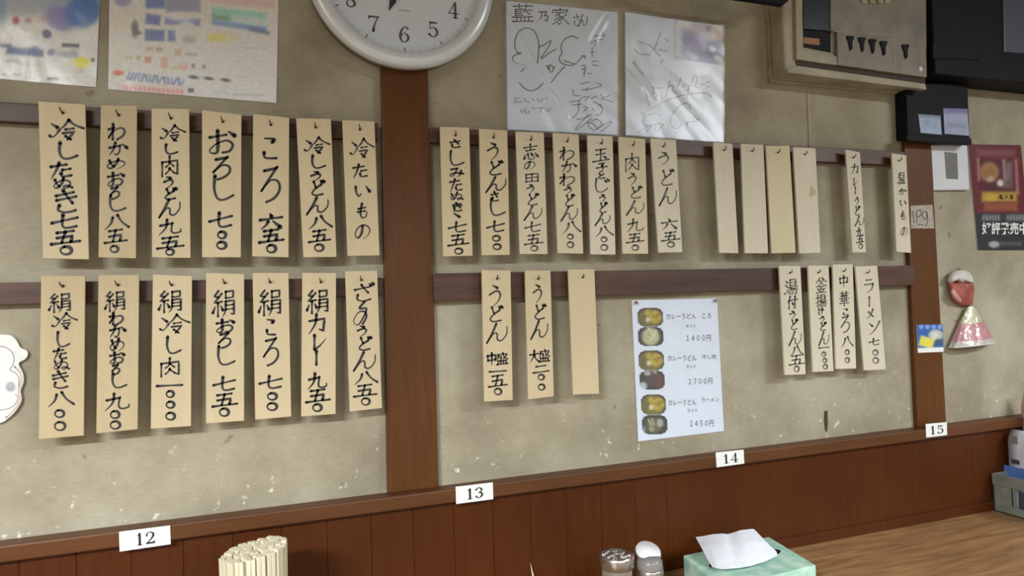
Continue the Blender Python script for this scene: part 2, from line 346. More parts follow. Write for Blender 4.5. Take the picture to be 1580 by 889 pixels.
SRC = {
'冷': "d10,12 28,32;5,66 16,72 34,46;t60,0 46,28 24,50;60,3 76,26 102,46;50,44 74,42;p42,60 76,58 56,90;50,74 66,92",
'し': "25,0 22,50 35,88 62,93 100,76",
'た': "5,22 75,16;t42,0 30,45 8,100;55,50 92,46;50,70 58,92 96,90",
'ぬ': "12,12 22,50 36,76;55,2 46,50 22,86 7,70 20,40 56,22 86,40 86,75 66,94 54,80 74,72 100,94",
'き': "10,22 80,12;12,42 90,32;38,0 60,38 76,60;24,64 20,86 50,98 88,92",
'七': "0,52 102,28;45,0 42,68 56,94 98,88",
'五': "20,6 80,1;50,4 38,80;p20,44 76,38 70,78;0,86 102,80",
'わ': "28,0 26,100;2,32 34,24 34,24 4,82 4,82 42,40 76,30 96,50 86,80 52,102",
'か': "5,38 64,28 64,28 60,76 44,98 34,88;t38,0 28,50 4,96;d76,18 102,50",
'め': "15,12 25,50 40,76;t62,2 50,50 22,90 4,70 20,38 60,22 94,42 88,78 55,100",
'お': "4,26 70,20;35,0 35,84 16,94 4,80 30,56 70,45 94,64 82,90 54,94;d78,8 102,28",
'ろ': "18,8 76,3 76,3 8,64 8,64 50,38 86,44 92,70 66,92 28,102",
'八': "t34,14 26,58 0,100;54,0 72,50 102,94",
'肉': "8,28 8,100;p8,28 94,24 94,96 80,88;50,0 46,38 28,54;50,32 72,52;50,60 42,76 28,88;50,64 75,86",
'う': "d30,0 64,14;t8,44 60,28 84,46 70,76 32,102",
'ど': "25,6 40,44;78,28 30,58 14,82 40,97 90,92;d72,0 82,14;d88,-2 98,12",
'と': "25,2 40,42;80,22 30,56 14,82 40,97 92,92",
'ん': "46,0 26,50 0,102 0,102 34,54 50,58 52,90 74,96 98,62 100,22",
'九': "6,38 62,28 62,28 58,80 74,96 100,88 100,72;t38,0 32,55 0,102",
'こ': "d18,4 78,12 66,24;15,66 24,90 92,96",
'六': "d46,0 54,22;0,38 102,30;t38,50 28,76 4,102;d60,52 94,98",
'い': "8,8 12,60 30,94 42,76;d76,12 100,60",
'も': "45,0 32,60 45,96 76,92 86,62;14,34 74,28;10,56 72,52",
'の': "t52,12 46,60 22,92 4,66 20,25 60,6 98,34 90,76 54,102",
'絹': "p28,-2 8,20 28,24;p42,10 8,46 44,42;25,46 25,100;d12,60 2,84;d38,58 47,76;60,4 60,30;p60,4 94,3 93,28 60,30;t60,42 58,80 46,102;p60,42 97,41 97,96 84,92;60,58 95,57;60,74 95,73",
'カ': "p4,32 92,25 84,92 64,80;t45,0 38,50 2,102",
'レ': "20,0 19,98;t19,98 60,72 102,28",
'ー': "50,0 50,100",
'ざ': "8,30 84,18;42,4 60,32 76,52;24,60 22,86 50,98 88,90;d80,0 90,12;d94,-6 102,6",
'さ': "8,28 88,18;44,0 60,32 78,54;24,60 22,86 50,98 90,92",
'る': "20,6 78,2 78,2 8,58 52,38 92,48 92,76 60,102 38,92 44,76 66,88",
'ゐ': "72,-2 40,26 84,30 66,66 30,100 2,82 30,46 72,42 84,66 60,98",
'み': "12,14 56,8 56,8 30,76 10,86 6,66 50,56 100,72;t82,38 76,74 58,102",
'、': "d0,0 100,100",
'志': "5,20 96,14;48,0 50,38;20,40 80,36;d15,65 6,90;32,60 40,94 74,92 76,76;d52,55 62,70;d82,58 100,80",
'田': "8,10 8,98;p8,10 94,8 94,98;50,10 50,90;8,50 92,48;8,93 92,92",
'玉': "20,8 80,4;22,44 78,38;50,8 48,92;0,97 102,88;d65,58 82,74",
'子': "p24,8 76,4 50,30;50,30 60,60 50,100 30,88;0,52 102,44",
'じ': "22,0 18,50 30,88 62,93 94,72;d72,10 84,26;d88,4 100,20",
'中': "6,22 10,66;p6,22 94,18 88,62;10,62 88,58;t50,0 50,104",
'盛': "12,12 94,9;t14,12 12,40 0,64;p15,30 40,30 38,52;55,0 68,36 98,56;88,22 62,50;15,68 12,95;p15,68 86,66 86,95;38,68 38,94;60,68 60,94;0,98 102,95",
'一': "0,62 100,40",
'二': "18,18 80,12;0,90 102,80",
'大': "0,36 100,30;t50,0 42,50 4,102;50,40 70,76 102,100",
'温': "d8,6 22,20;d2,32 18,44;0,88 10,90 25,60;36,4 36,48;p36,4 86,4 86,48;36,26 86,26;36,48 86,48;32,62 30,95;p32,62 88,62 88,95;52,62 52,94;70,62 70,94;22,97 102,95",
'湯': "d8,6 22,20;d2,32 18,44;0,90 10,92 25,60;42,2 42,38;p42,2 86,2 86,38;42,20 86,20;42,38 86,38;28,50 102,48;50,52 25,84;p45,62 96,60 88,98 74,92;62,62 35,95;78,62 55,98",
'付': "t28,0 18,25 0,52;16,35 16,102;35,32 104,27;78,0 78,97 62,86;d48,48 60,66",
'釜': "38,0 4,30;60,0 100,28;68,12 45,38 4,60;30,15 60,40 102,56;28,58 76,58;15,75 88,74;50,58 50,96;28,82 34,92;74,80 66,92;4,99 100,97",
'揚': "2,25 35,22;20,0 20,94 8,86;2,64 36,50;48,2 48,38;p48,2 88,2 88,38;48,20 88,20;48,38 88,38;38,50 102,48;54,52 34,84;p50,62 98,60 90,98 76,92;66,62 42,95;82,62 60,98",
'け': "15,5 8,50 18,96;40,32 102,28;t75,0 75,60 52,102",
'華': "4,12 96,12;30,0 30,22;70,0 70,22;12,32 88,32;0,50 100,50;28,24 28,68;72,24 72,68;15,68 85,68;50,24 50,102;0,84 100,84",
'ラ': "22,4 80,4;p6,38 92,35;t92,35 76,76 28,102",
'メ': "t80,0 56,55 2,102;22,28 86,80",
'ン': "d4,12 32,34;t100,0 58,62 6,100",
'藍': "4,10 98,8;32,0 32,18;68,0 68,18;p14,28 14,62;p14,28 50,27;14,40 44,39;14,51 44,50;14,62 50,61;62,24 54,44;60,34 96,32;70,42 86,56;0,72 100,70;22,72 20,94;42,72 42,94;60,72 60,94;80,70 80,94;-2,97 104,95",
'乃': "t40,8 34,60 2,100;p10,10 84,6 60,44 92,46 84,96 62,88",
'家': "d50,0 52,12;8,18 4,34;p8,18 96,16 88,32;22,32 78,30;52,32 24,52;40,42 58,64 50,98 36,90;46,58 18,74;50,70 8,98;88,42 66,58;60,56 104,98",
'蔵': "4,12 98,10;32,0 32,22;68,0 68,22;8,30 96,28;p14,30 12,66 0,100;p24,42 62,42 60,58 24,60;22,70 64,68;44,42 44,96;24,96 66,94;72,20 80,70 104,98;96,44 66,96",
'1': "50,6,17 50,94,17;20,20,3 34,16,5 50,6,8;22,98,5 78,98,5",
'2': "u12,30,12 14,14,9 42,2,6 74,12,13 78,30,16 60,55,11 12,92,6;10,92,13 86,92,13;86,92,10 92,74,4",
'3': "u12,20,14 40,2,6 74,16,14 70,38,10 40,47,5;u40,47,5 76,56,13 80,75,17 45,98,6 10,82,14",
'4': "64,5,6 6,68,5;3,70,7 98,70,7;66,3,15 66,95,15;42,98,5 90,98,5",
'5': "22,5,4 19,46,5;22,8,13 82,8,10;u19,48,5 50,36,6 80,54,14 80,80,13 45,98,6 10,82,14",
'6': "u82,14,12 60,1,5 28,24,12 14,60,16 24,90,10 50,99,5 80,82,13 82,60,14 52,42,5 22,62,5",
'7': "8,24,5 12,8,9;10,9,12 90,9,10;88,10,5 58,50,9 42,96,18",
'8': "u50,2,5 22,12,12 25,34,13 75,62,15 82,82,13 50,98,6 18,84,11 25,60,7 72,38,6 78,15,11 50,2,5",
'9': "u18,86,12 40,99,5 72,76,12 86,40,16 76,10,10 50,1,5 20,18,13 18,40,14 48,58,5 78,38,5",
'0': "u50,2,5 22,20,13 16,50,17 22,80,13 50,98,5 78,80,13 84,50,17 78,20,13 50,2,5",
}
GL = {k: parse(v) for k, v in SRC.items()}
GL['〇'] = [('u', [(50 + 43 * math.sin(a), 55 - 40 * math.cos(a)) for a in [i * math.pi / 5 - 0.3 for i in range(11)]])]

# ------------------------------------------------------------------ soft prints: colour per vertex on a fine grid of the sheet
def sl(c): return tuple(((v / 255 + 0.055) / 1.055) ** 2.4 if v / 255 > 0.04 else v / 255 / 12.92 for v in c)
def canvas(name, q, y, nx, ny, base, marks, parent, noise_amp=0.0, gain=1.45, m=None):
    """q: sheet corners TL TR BR BL in pixels; marks: (kind, x0, y0, x1, y1, rgb, softness px, alpha, angle)"""
    q = np.array(q, float); u, v = np.meshgrid(np.linspace(0, 1, nx), np.linspace(0, 1, ny)); u, v = u[..., None], v[..., None]
    px = (q[0] * (1 - u) + q[1] * u) * (1 - v) + (q[3] * (1 - u) + q[2] * u) * v
    X, Y = px[..., 0], px[..., 1]
    col = np.ones((ny, nx, 3)) * np.array(sl(base))
    for mk in marks:
        kind, x0, y0, x1, y1, rgb = mk[:6]; s = mk[6] if len(mk) > 6 else 1.5; al = mk[7] if len(mk) > 7 else 1.0; an = mk[8] if len(mk) > 8 else 0.0
        cx, cy, hx, hy = (x0 + x1) / 2, (y0 + y1) / 2, abs(x1 - x0) / 2, abs(y1 - y0) / 2
        ca, sa = math.cos(math.radians(an)), math.sin(math.radians(an))
        a = (X - cx) * ca + (Y - cy) * sa; b = -(X - cx) * sa + (Y - cy) * ca
        if kind == 'e': d = (np.sqrt((a / hx) ** 2 + (b / hy) ** 2) - 1) * min(hx, hy)
        else: d = np.maximum(abs(a) - hx, abs(b) - hy)
        k = al / (1 + np.exp(np.clip(d / (s * 0.35), -30, 30)))
        col = col * (1 - k[..., None]) + np.array(sl(rgb)) * k[..., None]
    col = np.clip(col * gain, 0, 0.88)
    if noise_amp:
        rs = np.random.RandomState(len(marks) + nx); g = rs.randn(ny, nx)
        for _ in range(2): g = (g + np.roll(g, 1, 0) + np.roll(g, 1, 1) + np.roll(g, -1, 1)) / 3
        col = np.clip(col * (1 + noise_amp * g[..., None]), 0, 1)
    vs = [PY(x, yy, y) for x, yy in zip(X.ravel(), Y.ravel())]
    fs = [(j * nx + i, j * nx + i + 1, (j + 1) * nx + i + 1, (j + 1) * nx + i) for j in range(ny - 1) for i in range(nx - 1)]
    cols = np.concatenate([col.reshape(-1, 3), np.ones((nx * ny, 1))], 1)
    return link(name, vs, fs, m or PRINT, parent, cols=cols)
def sheet(name, q, y, nx, ny, m, parent, amp, seed=0, fr=12, ragged=0.0, folds=()):
    """a wrinkled clear sheet standing just in front of the plane y"""
    q = np.array(q, float); vs = []; rs = random.Random(seed)
    for j in range(ny):
        for i in range(nx):
            u, v = i / (nx - 1), j / (ny - 1)
            p = (q[0] * (1 - u) + q[1] * u) * (1 - v) + (q[3] * (1 - u) + q[2] * u) * v
            if ragged and (i in (0, nx - 1)): p[0] += rs.uniform(-ragged, ragged)
            w0 = PY(p[0], p[1], y)
            w0.y -= amp * (0.5 + 0.5 * noise.noise(Vector((w0.x * fr + seed, w0.z * fr, seed * 1.7)))) + amp * 0.8 * abs(noise.noise(Vector(((w0.x + w0.z) * fr * 1.1, (w0.z - w0.x) * fr * 0.35, seed))))
            for fx0, fy0, fx1, fy1, fh in folds:
                ex, ey = fx1 - fx0, fy1 - fy0; tt_ = ((p[0] - fx0) * ex + (p[1] - fy0) * ey) / (ex * ex + ey * ey)
                if -0.1 < tt_ < 1.1:
                    dd = abs((p[0] - fx0) * ey - (p[1] - fy0) * ex) / math.hypot(ex, ey); w0.y -= fh * max(0, 1 - dd / 4.0) * min(1, 10 * (tt_ + 0.1), 10 * (1.1 - tt_))
            vs.append(w0)
    fs = [(j * nx + i, j * nx + i + 1, (j + 1) * nx + i + 1, (j + 1) * nx + i) for j in range(ny - 1) for i in range(nx - 1)]
    return link(name, vs, fs, m, parent, smooth=True)
def text_into(name, s, rect, y, m, parent, bold=0.0, slope=0.0):
    """printed lettering: the built-in font made flat and laid into a pixel rectangle (x0,y0,x1,y1)"""
    cu = bpy.data.curves.new(name, 'FONT'); cu.body = s; cu.offset = bold; cu.resolution_u = 2
    t = bpy.data.objects.new(name, cu); C.objects.link(t); bpy.context.view_layer.update()
    me = bpy.data.meshes.new_from_object(t.evaluated_get(bpy.context.evaluated_depsgraph_get()))
    bpy.data.objects.remove(t); bpy.data.curves.remove(cu)
    vs = [v.co.copy() for v in me.vertices]; fs = [tuple(p.vertices) for p in me.polygons]; bpy.data.meshes.remove(me)
    if not vs: return None
    ax, bx = min(v.x for v in vs), max(v.x for v in vs); ay, by = min(v.y for v in vs), max(v.y for v in vs)
    x0, y0, x1, y1 = rect; out = []
    for v in vs:
        px = x0 + (v.x - ax) / (bx - ax) * (x1 - x0); py = y1 - (v.y - ay) / (by - ay) * (y1 - y0) + slope * (px - x0)
        out.append(PY(px, py, y))
    return link(name, out, fs, m, parent)

# ================================================================== STRUCTURE
TZ = PY(1380, 815, -0.022).z            # counter top
RZ = 1.0225 - 0.06                      # top of the chair rail
x0w, x1w = -2.2, 3.4
wall = box('wall_back', (x0w, 0.0, 0), (x1w, 0.12, 2.5), PLASTER); tag(wall, kind='structure')
tag(box('floor', (x0w, -4.6, -0.1), (x1w, 0.12, 0), FLOOR), kind='structure')
tag(box('ceiling', (x0w, -4.6, 2.5), (x1w, 0.12, 2.6), CEIL), kind='structure')
tag(box('wall_left', (x0w - 0.1, -4.6, 0), (x0w, 0.12, 2.5), ROOM), kind='structure')
tag(box('wall_right', (x1w, -4.6, 0), (x1w + 0.1, 0.12, 2.5), ROOM), kind='structure')
tag(box('wall_front', (x0w, -4.7, 0), (x1w, -4.6, 2.5), ROOM), kind='structure')
def line_slab(name, a, b, c, d, y, m, back=0.0, ext=(0, 0), bevel=0.0015):
    """a-b top edge, d-c bottom edge given as pixels seen on the front plane y; ext lengthens it past the ends"""
    A, B, Cc, D = [PY(*p, y) for p in (a, b, c, d)]
    def along(P, Q, t): return P + (Q - P) * t
    L = (B - A).length
    A2, D2 = along(A, B, -ext[0] / L), along(D, Cc, -ext[0] / L); B2, C2 = along(A, B, 1 + ext[1] / L), along(D, Cc, 1 + ext[1] / L)
    return tag(slab(name, [(p.x, p.z) for p in (A2, B2, C2, D2)], back, y, m, None, bevel), kind='structure')
# pillars
line = [PY(590, 110, -.012), PY(661, 110, -.012), PY(677, 748, -.012), PY(598, 752, -.012)]
def pillar(name, tl, tr, br, bl, y, ztop, zbot):
    A, B, Cc, D = [PY(*p, y) for p in (tl, tr, br, bl)]
    def at(P, Q, z): t = (z - P.z) / (Q.z - P.z); return (P + (Q - P) * t).x
    return tag(slab(name, [(at(A, D, ztop), ztop), (at(B, Cc, ztop), ztop), (at(B, Cc, zbot), zbot), (at(A, D, zbot), zbot)], 0.0, y, m=PILLAR, bevel=0.002), kind='structure')
pillar('trim_1', (588, 110), (661, 110), (677, 748), (598, 752), -0.013, 2.5, RZ)
pillar('trim_2', (1396, 230), (1437, 230), (1460, 650), (1416, 652), -0.013, 2.5, RZ)
# battens that carry the tags
BF = -0.017
line_slab('trim_3', (0, 157), (584, 190), (584, 216), (0, 187), BF, BATTEN, ext=(1.3, 0.0))
line_slab('trim_4', (663, 196), (1396, 234), (1396, 256), (663, 219.5), BF, BATTEN)
line_slab('trim_5', (0, 436), (590, 428.5), (590, 456), (0, 471), BF, BATTEN, ext=(1.3, 0.0))
line_slab('trim_6', (668, 422), (1411, 409.5), (1412, 440), (670, 465), BF - 0.004, BATTEN)
# chair rail and its boards
rail = tag(box('trim_7', (x0w, -0.037, RZ - 0.026), (x1w, 0.0, RZ), RAILW, bevel=0.003), kind='structure')
wains = tag(box('trim_8', (x0w, -0.010, TZ - 0.3), (x1w, 0.0, RZ - 0.026), DARKBROWN), kind='structure')
pitch = 0.0785; k0 = 0.3121 - pitch * 30; rb = random.Random(3)
k = 0; px_board = None
while True:
    xa = k0 + k * pitch; k += 1
    if xa > 0.785 - pitch / 2: break
    if xa < -1.3: continue
    dy = rb.uniform(-0.0003, 0.0003)
    box('board', (xa + 0.0002, -0.0215 + dy, TZ - 0.28), (xa + pitch - 0.0002, -0.010, RZ - 0.026), BOARD, wains, bevel=0.0007, seg=1)
tag(box('board', (k0 + 36 * pitch + 0.0002 if False else xa + 0.0002, -0.0215, TZ - 0.28), (x1w - 0.02, -0.010, RZ - 0.026), BOARD, wains, bevel=0.0012, seg=1), 'plain wide board without joints')
# low strip where the right boards meet the counter
box('skirting_strip', (0.95, -0.028, TZ + 0.0005), (x1w - 0.02, -0.0215, TZ + 0.024), BOARD, wains, bevel=0.001, seg=1)
# a gash in the plaster above the rail
gash = prism('gash', [(1272, 634), (1277, 634), (1277.5, 655), (1276, 667), (1273, 664), (1271.5, 648)], 0.0, -0.0006, DARKBROWN, wall)

# counter under the rail
counter = empty('counter', (1.1, -0.3, 0))
tag(counter, 'long light brown wooden counter running along the wall under the seat number signs', 'counter')
box('counter_top', (x0w + 0.05, -0.52, TZ - 0.035), (x1w - 0.05, -0.0225, TZ), COUNTER, counter, bevel=0.003)
for xx in (-1.9, 0.3, 2.9):
    box('leg', (xx, -0.30, 0.0), (xx + 0.05, -0.25, TZ - 0.035), PILLAR, counter, bevel=0.003)

# ================================================================== WOODEN MENU TAGS
TF = -0.036
# each: corners TL TR BR BL (pixels), wood, crop origin + scale, glyph boxes in that crop, stroke width, what it says, where
def C_(ox, oy, s): return (ox, oy, s)
c2, c3, c4, c5, c6, c7, c8 = (40, 150, 3.418), (300, 150, 3.42), (40, 400, 3.065), (300, 400, 3.067), (660, 180, 3.867), (850, 190, 4.04), (720, 400, 3.864)
ce, cf = (1080, 200, 4.232), (1180, 390, 4.235)
U, L_, V, W_ = 'upper row of tags left of the pillar', 'lower row of tags left of the pillar', 'upper row of tags right of the pillar', 'lower row of tags right of the pillar'
TAGS = [
 ([(59,156.4),(131.3,161.1),(137.1,400.4),(66.3,398.7)],0,c2,'冷 115,120,300,235;し 150,240,272,330;た 125,345,245,425;ぬ 140,425,245,485;き 145,490,280,610;七 135,620,270,695;五 132,708,282,780;〇 177,780,245,832',14,'widest wooden menu tag, lettered 冷したぬき 七五〇, top left corner of all the tags',U),
 ([(155.6,162.3),(211.2,163.2),(209.7,398.7),(151.8,397.2)],1,c2,'わ 435,140,525,222;か 435,238,530,305;め 425,325,525,378;お 430,398,515,470;ろ 440,475,495,535;し 420,520,525,605;八 415,622,540,695;五 415,700,530,775;〇 443,778,490,820',11,'wooden menu tag lettered わかめおろし 八五〇, second from left in upper row',U),
 ([(233.7,167.6),(291.6,168.1),(293.9,398.1),(234.6,397.2)],0,c2,'冷 705,148,840,240;し 720,250,800,302;肉 712,312,805,415;う 725,420,785,478;ど 725,480,795,540;ん 705,540,812,625;九 700,645,815,722;五 692,738,830,802;〇 735,795,782,835',11,'wooden menu tag lettered 冷し肉うどん 九五〇, third from left in upper row',U),
 ([(311.7,169.9),(372.5,176.9),(371.6,397.1),(311.7,397.1)],0,c3,'お 75,175,210,300;ろ 95,318,195,430;し 75,415,205,550;七 78,610,195,690;〇 120,703,168,748;〇 115,757,170,803',13,'wooden menu tag lettered おろし 七〇〇, large script, fourth in upper row',U),
 ([(390.6,175.7),(446.2,181.6),(445.3,397.1),(389.2,395.6)],0,c3,'こ 355,210,440,330;ろ 350,372,458,548;六 345,615,460,692;五 342,700,468,772;〇 378,773,432,822',13,'wooden menu tag lettered ころ 六五〇, fifth from left in upper row',U),
 ([(457,182.2),(510.5,183.6),(519.3,396.5),(468.1,397.1)],0,c3,'冷 575,212,710,305;し 603,308,692,378;う 612,392,675,440;ど 610,440,685,520;ん 595,530,705,610;八 603,628,722,692;五 605,702,715,770;〇 632,770,685,815',10.5,'slightly tilted wooden menu tag lettered 冷しうどん 八五〇, second from the pillar',U),
 ([(528.1,185.1),(577.8,187.4),(585.7,394.2),(536.3,395)],0,c3,'冷 818,218,945,328;た 835,355,915,425;い 845,465,925,525;も 855,562,918,638;の 845,670,925,748',9.5,'wooden heading tag lettered 冷たいもの without price, just left of the pillar',U),
 ([(63.5,425.4),(131.4,426.1),(129.1,672.3),(59.6,677.9)],1,c4,'絹 108,165,212,250;冷 120,255,240,338;し 133,345,205,418;た 128,422,195,475;ぬ 128,475,205,525;き 118,530,208,612;八 105,630,225,695;〇 133,708,183,750;〇 133,763,190,812',9.5,'wooden menu tag lettered 絹冷したぬき 八〇〇, leftmost in lower row',L_),
 ([(151.9,424.5),(214.6,424.5),(212.3,662.6),(148.4,669.1)],1,c4,'絹 373,155,468,245;わ 395,252,462,308;か 395,312,468,370;め 395,375,465,435;お 395,440,462,495;ろ 405,500,445,545;し 390,540,475,612;九 375,635,487,712;〇 397,712,445,755;〇 395,760,448,805',9.5,'wooden menu tag lettered 絹わかめおろし 九〇〇, second from left in lower row',L_),
 ([(235.8,423.5),(296.2,426.1),(294.6,657.7),(232.6,661.9)],0,c4,'絹 625,152,735,250;冷 628,262,772,358;し 650,368,733,450;肉 632,468,728,552;一 620,585,740,610;〇 662,618,702,655;〇 662,668,705,706;〇 660,720,708,762',10,'wooden menu tag lettered 絹冷し肉 一〇〇〇, third from left in lower row',L_),
 ([(317.9,421.2),(376.6,422.8),(376.6,649.4),(317.9,653.7)],0,c5,'絹 85,150,190,270;お 102,285,185,348;ろ 112,350,175,418;し 90,412,190,505;七 90,558,190,625;五 85,638,200,702;〇 115,700,165,745',10,'wooden menu tag lettered 絹おろし 七五〇, fourth from left in lower row',L_),
 ([(389.7,421.2),(445.1,421.2),(449.3,642.9),(393.9,647.8)],0,c5,'絹 302,148,408,265;こ 335,282,385,362;ろ 325,375,402,500;七 308,553,412,615;〇 343,628,392,668;〇 340,675,393,717',10,'wooden menu tag lettered 絹ころ 七〇〇, fifth from left in lower row',L_),
 ([(466.3,421.2),(518.5,421.2),(517.8,639),(464.7,642.9)],0,c5,'絹 530,148,632,255;カ 540,262,622,350;レ 555,358,622,428;ー 568,435,588,500;九 538,540,625,612;五 528,618,638,682;〇 558,680,605,722',10,'wooden menu tag lettered 絹カレー 九五〇, second from the pillar in lower row',L_),
 ([(532.5,418.6),(582,417.9),(589.5,629.9),(539.7,635.4)],0,c5,'ざ 750,118,845,200;ゐ 752,205,825,310;う 768,315,822,365;ど 772,368,838,432;ん 755,440,855,520;八 758,535,865,590;五 755,595,860,655;〇 788,652,832,692',8.5,'wooden menu tag lettered ざるうどん 八五〇, tilted, touching the left of the pillar',L_),
 ([(678.9,195.5),(724.1,196.8),(729.3,394.6),(683.8,395.9)],0,c6,'さ 130,140,200,185;し 112,205,215,295;み 130,305,215,360;た 130,372,208,445;ぬ 132,452,212,500;き 145,515,210,565;、 155,575,190,600;七 125,630,228,692;五 122,705,242,775;〇 158,780,210,822',10,'wooden menu tag lettered さしみたぬき 七五〇, first right of the pillar',V),
 ([(739.4,198.6),(782.8,201.2),(786.7,393.4),(743.3,394.1)],0,c6,'う 350,155,430,258;ど 358,265,445,350;ん 350,360,465,442;さ 375,450,425,505;し 352,490,462,595;七 355,625,455,690;〇 385,705,435,745;〇 388,755,440,795',10,'wooden menu tag lettered うどんさし 七〇〇, second right of the pillar',V),
 ([(795.8,202.8),(839.2,204.6),(844.9,392.1),(802.2,392.1)],2,c6,'志 570,165,655,258;の 575,265,640,315;田 580,338,662,390;う 590,405,640,455;ど 590,460,660,530;ん 578,535,680,610;七 580,630,670,690;五 580,705,685,768;〇 612,765,658,803',9,'wooden menu tag lettered 志の田うどん 七五〇, third right of the pillar',V),
 ([(853,204.8),(893,207.5),(900,391.5),(860.8,390.7)],2,c7,'わ 55,150,145,228;か 65,240,155,305;わ 55,315,150,385;う 80,395,135,440;ど 85,445,145,520;ん 65,520,165,602;八 75,615,182,685;〇 100,688,140,725;〇 100,735,143,778',9.5,'pale wooden menu tag lettered わかめうどん 八〇〇, under the left signature board',V),
 ([(906.4,208.6),(945.3,210.3),(949.8,393),(911.4,392.5)],3,c7,'玉 262,160,360,240;子 285,248,350,305;と 290,312,340,345;じ 262,345,360,435;う 300,445,345,490;ど 300,495,350,560;ん 278,565,368,630;八 278,645,385,705;〇 310,706,350,742;〇 308,752,355,795',9,'pale wooden menu tag lettered 玉子とじうどん 八〇〇, fifth right of the pillar',V),
 ([(954.5,211),(995.5,214.3),(1000.2,391.7),(960.9,391.7)],2,c7,'肉 460,190,552,300;う 478,310,540,385;ど 490,395,565,470;ん 475,485,580,565;九 475,598,575,675;五 472,690,578,750;〇 502,755,548,795',9,'pale wooden menu tag lettered 肉うどん 九五〇, sixth right of the pillar',V),
 ([(1004,213.5),(1043,216),(1053,389.3),(1016.3,390)],3,c7,'う 665,180,745,260;ど 680,290,765,390;ん 678,405,782,505;六 690,595,785,660;五 692,680,802,738;〇 725,735,772,775',9,'pale wooden menu tag lettered うどん 六五〇, last before the gap in the upper row',V),
 ([(743.3,416.8),(787.8,417.6),(791.2,617.4),(747.2,620)],0,c8,'う 130,155,215,280;ど 130,280,215,375;ん 122,385,240,490;中 122,560,178,630;盛 180,560,245,628;一 135,652,235,685;五 132,692,240,768;〇 162,765,210,810',9.5,'wooden menu tag lettered うどん 中盛 一五〇, first right of the pillar in lower row',W_),
 ([(810.1,417.6),(849.4,417.6),(854.6,611.7),(815,616.6)],0,c8,'う 392,150,455,258;ど 398,270,470,360;ん 385,368,482,468;大 378,545,430,612;盛 432,542,495,612;二 398,630,490,680;〇 425,682,465,722;〇 425,740,468,782',9,'wooden menu tag lettered うどん 大盛 二〇〇, beside the blank tag',W_),
 ([(876.6,416),(917.2,415.5),(924.5,607.8),(884.3,609.1)],0,c8,'',9,'blank tan wooden tag in the lower row, left of the white set menu',W_),
 ([(1100.8,219.4),(1130.1,221.7),(1139.5,390.9),(1110.2,390.2)],3,ce,'',9,'narrow blank pale tag, first of the four blank ones in upper row',V),
 ([(1143.3,221.7),(1178,223.2),(1185.2,390.9),(1149.7,390.9)],3,ce,'',9,'blank pale wooden tag, second of the four blank ones in upper row',V),
 ([(1182,224.8),(1218.2,224.8),(1227.7,390.2),(1191,390.9)],4,ce,'',9,'yellowish blank wooden tag, third of the four blank ones in upper row',V),
 ([(1224.1,227.2),(1258.4,228.8),(1266.2,390.2),(1233.6,391.4)],3,ce,'',9,'blank wooden tag with a brown stain, fourth of the blank ones in upper row',V),
 ([(1305,230.7),(1327,235.4),(1336.4,389.7),(1315.6,389.7)],3,ce,'カ 990,225,1035,290;レ 1000,320,1025,365;ー 1008,375,1020,420;う 1010,440,1040,490;ど 1012,500,1045,560;ん 1015,565,1070,625;九 1020,640,1065,700;五 1025,690,1070,745;〇 1035,740,1062,780',7,'very narrow wooden menu tag lettered カレーうどん, standing alone in upper row',V),
 ([(1376.1,236.6),(1398.3,239.7),(1406,390.2),(1383.6,388.6)],3,ce,'温 1290,280,1338,355;か 1300,385,1345,425;い 1305,460,1345,500;も 1310,535,1345,590;の 1312,635,1355,695',6.5,'narrow heading tag lettered 温かいもの, rightmost in the upper row',V),
 ([(1202.4,410),(1235,410.8),(1243.3,577.7),(1211.2,578.9)],3,cf,'湯 130,175,215,275;付 150,285,212,365;う 160,380,205,430;ど 168,435,215,505;ん 160,515,238,600;八 168,610,250,675;五 160,670,255,740;〇 190,735,225,780',8.5,'pale wooden menu tag lettered 湯付うどん 八五〇, first of the four at lower right',W_),
 ([(1246.8,410),(1278.5,410),(1286.3,573),(1254.4,574.2)],3,cf,'釜 335,165,402,262;揚 335,275,402,355;け 350,362,385,405;う 358,415,395,450;ど 360,455,400,510;ん 355,520,420,600;一 355,605,420,635;〇 372,645,400,678;〇 378,685,405,720;〇 380,725,410,762',8,'pale wooden menu tag lettered 釜揚けうどん, second of the four at lower right',W_),
 ([(1285,408.4),(1315.8,407.7),(1321.2,568.8),(1290,569.5)],3,cf,'中 488,150,545,225;華 490,255,548,345;こ 508,365,548,410;ろ 498,415,558,520;八 500,550,575,615;〇 523,630,552,668;〇 525,680,555,720',8,'pale wooden menu tag lettered 中華ころ 八〇〇, third of the four at lower right',W_),
 ([(1319.8,411.3),(1353.6,410),(1367,570),(1333.5,571.8)],3,cf,'ラ 648,175,712,260;ー 675,290,692,350;メ 668,370,715,430;ン 680,450,750,535;七 682,562,745,605;〇 702,630,740,672;〇 705,680,745,725',8,'tilted pale wooden menu tag lettered ラーメン 七〇〇, rightmost in the lower row',W_),
]
rt = random.Random(11)
